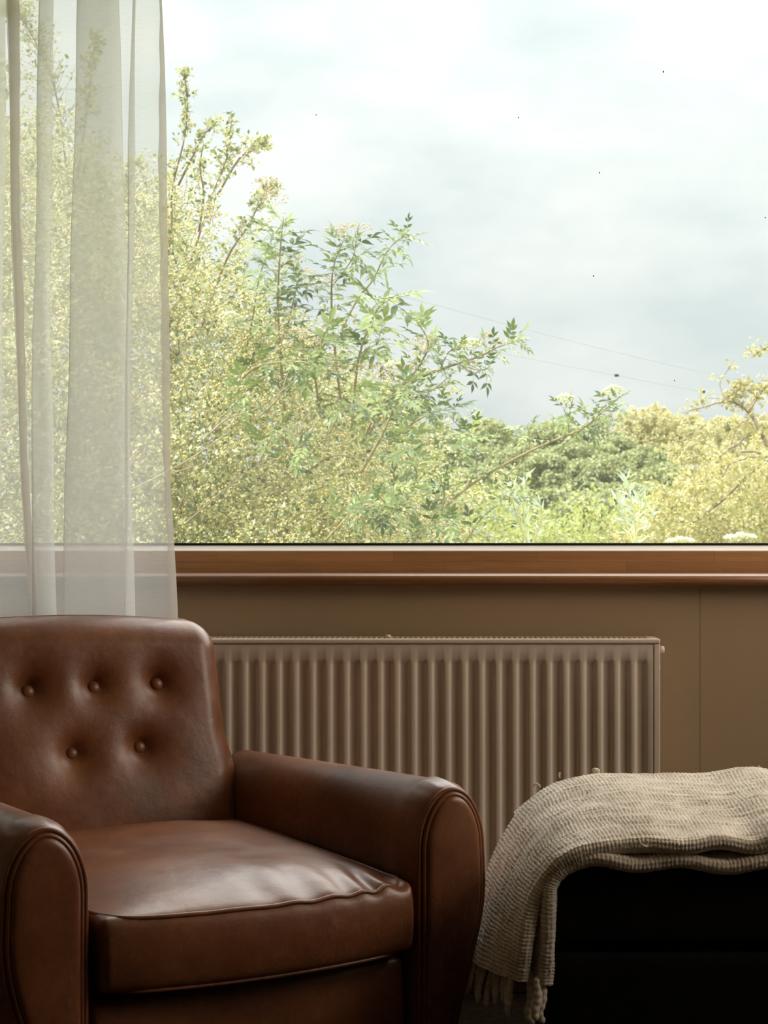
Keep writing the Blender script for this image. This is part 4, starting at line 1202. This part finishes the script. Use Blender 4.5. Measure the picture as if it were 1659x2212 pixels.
elder(e2, [
    ([(780, 960), (850, 860), (905, 790), (925, 740), (898, 690)], 7.1, 9, 0.008, 0.55),
    ([(830, 870), (900, 820), (960, 795), (1030, 772), (1075, 750), (1128, 733)], 7.0, 13, 0.008, 0.5),
    ([(950, 800), (970, 760), (1000, 750)], 7.0, 4, 0.004, 0.45),
    ([(1000, 790), (1040, 800), (1060, 790)], 7.0, 4, 0.004, 0.42),
    ([(820, 920), (890, 850), (930, 845), (985, 800)], 7.1, 6, 0.006, 0.45),
    ([(840, 960), (890, 915), (940, 890), (985, 883)], 7.0, 8, 0.006, 0.48),
    ([(780, 1020), (830, 930), (860, 860), (880, 830)], 6.9, 9, 0.008, 0.6),
    ([(940, 1120), (1000, 1060), (1090, 1003), (1180, 958), (1260, 925), (1300, 890), (1340, 855)], 6.8, 0, 0.0075, 0.5),
    ([(1230, 940), (1268, 922), (1300, 890), (1335, 860)], 6.8, 8, 0.004, 0.46),
    ([(1230, 940), (1225, 905), (1217, 880)], 6.8, 4, 0.004, 0.45),
    ([(1255, 928), (1300, 912), (1315, 895)], 6.8, 3, 0.003, 0.42),
    ([(1145, 975), (1142, 940), (1140, 915)], 6.8, 3, 0.003, 0.40),
    ([(1010, 1055), (1030, 1000), (1010, 950), (1020, 930)], 6.8, 6, 0.005, 0.5),
    ([(880, 1080), (900, 1020), (880, 980), (870, 960)], 6.8, 6, 0.005, 0.6),
    ([(940, 1130), (960, 1080), (950, 1030)], 6.7, 5, 0.005, 0.52),
    ([(820, 1130), (860, 1080), (850, 1040)], 6.7, 5, 0.005, 0.58),
    ([(700, 1170), (760, 1110), (800, 1090), (850, 1110)], 6.7, 8, 0.005, 0.55),
    ([(1000, 1180), (1040, 1120), (1090, 1080), (1110, 1060)], 6.8, 7, 0.005, 0.48),
    ([(880, 1190), (920, 1140), (980, 1130)], 6.6, 6, 0.005, 0.5),
], [(1220, 862, 6.72, 1, 0.55), (1323, 846, 6.72, 1, 0.62), (915, 742, 7.0, 0, 0.8), (1015, 745, 7.0, 1, 0.7), (1060, 735, 7.0, 0, 0.8), (880, 805, 7.1, 0, 0.9), (840, 820, 7.1, 0, 0.9), (1010, 790, 7.0, 0, 0.6),
    (1310, 905, 6.8, 0, 0.5), (980, 1040, 6.8, 0, 0.7), (920, 1110, 6.7, 0, 0.9), (850, 790, 7.2, 1, 0.6), (960, 1090, 6.7, 0, 0.8)], 47, dense=1.33, size=1.15, lift=0.22)

# ---- willow saplings with pale slender leaves
def willow_leaf(k):
    L, W = 0.064, 0.011
    V, F = [], []
    for i, w in enumerate((0.1, 0.8, 1.0, 0.75, 0.4, 0.0)):
        t = i / 5
        for e in (-1, 0, 1): V.append((L * t, e * W * 0.5 * w, -0.25 * L * t * t + abs(e) * W * 0.12))
    for i in range(5):
        a = i * 3; F += [(a, a + 3, a + 4, a + 1), (a + 1, a + 4, a + 5, a + 2)]
    return mesh_data('leaf', V, F, WILLOW_LEAF)
WL = [willow_leaf(0)]
def willow(label, d, stems, seed):
    q = stems[0][0]; root = thing('willow_sapling', label, 'sapling', tuple(P(q[0][0], 1106, d))[:2] + (gz(d),), group=None)
    off = Vector(root.location); g = random.Random(seed)
    for poly, n_ in stems:
        ln = stem_line(poly, d, d, 20); tube('stem', ln - np.array(off), np.linspace(0.006, 0.002, 20), HAW_BUD, root, 5)
        for k in range(n_):
            i = int(3 + 16 * k / n_); p = Vector(ln[i]); tn = Vector(ln[min(19, i + 1)] - ln[i - 1]).normalized()
            out = tn * 0.9 + Vector((g.uniform(-1, 1), g.uniform(-1, 1), g.uniform(-.4, .4))); out.normalize()
            y = Vector((g.uniform(-.6, .6), -0.8, g.uniform(0, 1))).cross(out).normalized(); z = out.cross(y)
            o = bpy.data.objects.new('leaf', WL[0]); link(o, root)
            s_ = g.uniform(0.7, 1.2)
            o.matrix_local = Matrix.Translation(p - off) @ Matrix((out, y, z)).transposed().to_4x4() @ Matrix.Scale(s_, 4)
willow('pale silvery willow sapling with slender leaves in front of the thorn bush', 7.0, [([(1372, 1330), (1371, 1180), (1370, 1110), (1358, 1060), (1352, 1030)], 30), ([(1371, 1200), (1395, 1140), (1412, 1100)], 12), ([(1371, 1180), (1345, 1110), (1330, 1075)], 14), ([(1372, 1170), (1382, 1100), (1378, 1060)], 14)], 5)
willow('small silvery willow sapling growing beside the arching elder branch', 7.4, [([(1150, 1330), (1140, 1180), (1130, 1090), (1138, 1020)], 26), ([(1145, 1190), (1170, 1120), (1165, 1080)], 14), ([(1140, 1180), (1110, 1090), (1105, 1040)], 14)], 6)

# ---- cow parsley at the foot of the window
def parsley(label, px, py, d, s_):
    root = thing('cow_parsley', label, 'wildflower', tuple(P(px, py, d))[:2] + (gz(d),))
    z = P(px, py, d).z - gz(d)
    tube('stem', [(0.02, 0, 0), (0.0, 0.01, z * 0.6), (0, 0, z - 0.04 * s_)], 0.004, ELDER_STEM, root, 5)
    for k, (dx, dz) in enumerate(((0, 0), (0.09, -0.015), (-0.10, -0.02))):
        if k: tube('stem', [(0, 0, z * 0.85), (dx * s_, 0, z + dz * s_ - 0.04 * s_)], 0.003, ELDER_STEM, root, 5)
        o = bpy.data.objects.new('flower_head', UW[k % 2]); link(o, root, 'stuff'); o.location = (dx * s_, 0, z + dz * s_); o.scale = (s_,) * 3
parsley('white cow parsley flower heads just above the sill below the willow leaves', 1470, 1166, 9.0, 0.5)
parsley('white cow parsley flower heads at the foot of the yellowing thorn bush', 1600, 1158, 9.6, 0.6)

# ---- overhead cables
def cable(label, poly, d0, d1, r, knobs=()):
    ln = stem_line(poly, d0, d1, 40); root = thing('overhead_cable', label, 'cable', tuple(ln[20]))
    off = np.array(root.location); tube('wire', ln - off, r, CABLE, root, 5)
    for px in knobs:
        qx = catmull(np.asarray(poly, float), 400); i = int(np.argmin(np.abs(qx[:, 0] - px))); d = d0 + (d1 - d0) * i / 399
        c = P(qx[i, 0], qx[i, 1], d) - Vector(off)
        V, F = roundbox(0.055, 0.03, 0.032, 0.02, (6, 5, 5)); obj('cable_clamp', V + np.array(c), F, GASKET, root)
cable('thin upper overhead cable crossing the cloudy sky', [(300, 470), (640, 580), (870, 640), (1200, 728), (1500, 800), (1900, 880)], 42, 50, 0.0065)
cable('thin lower overhead cable with two dark clamps', [(300, 580), (650, 665), (840, 708), (1110, 768), (1332, 811), (1521, 847), (1900, 912)], 36, 44, 0.0055, (1332, 1521))
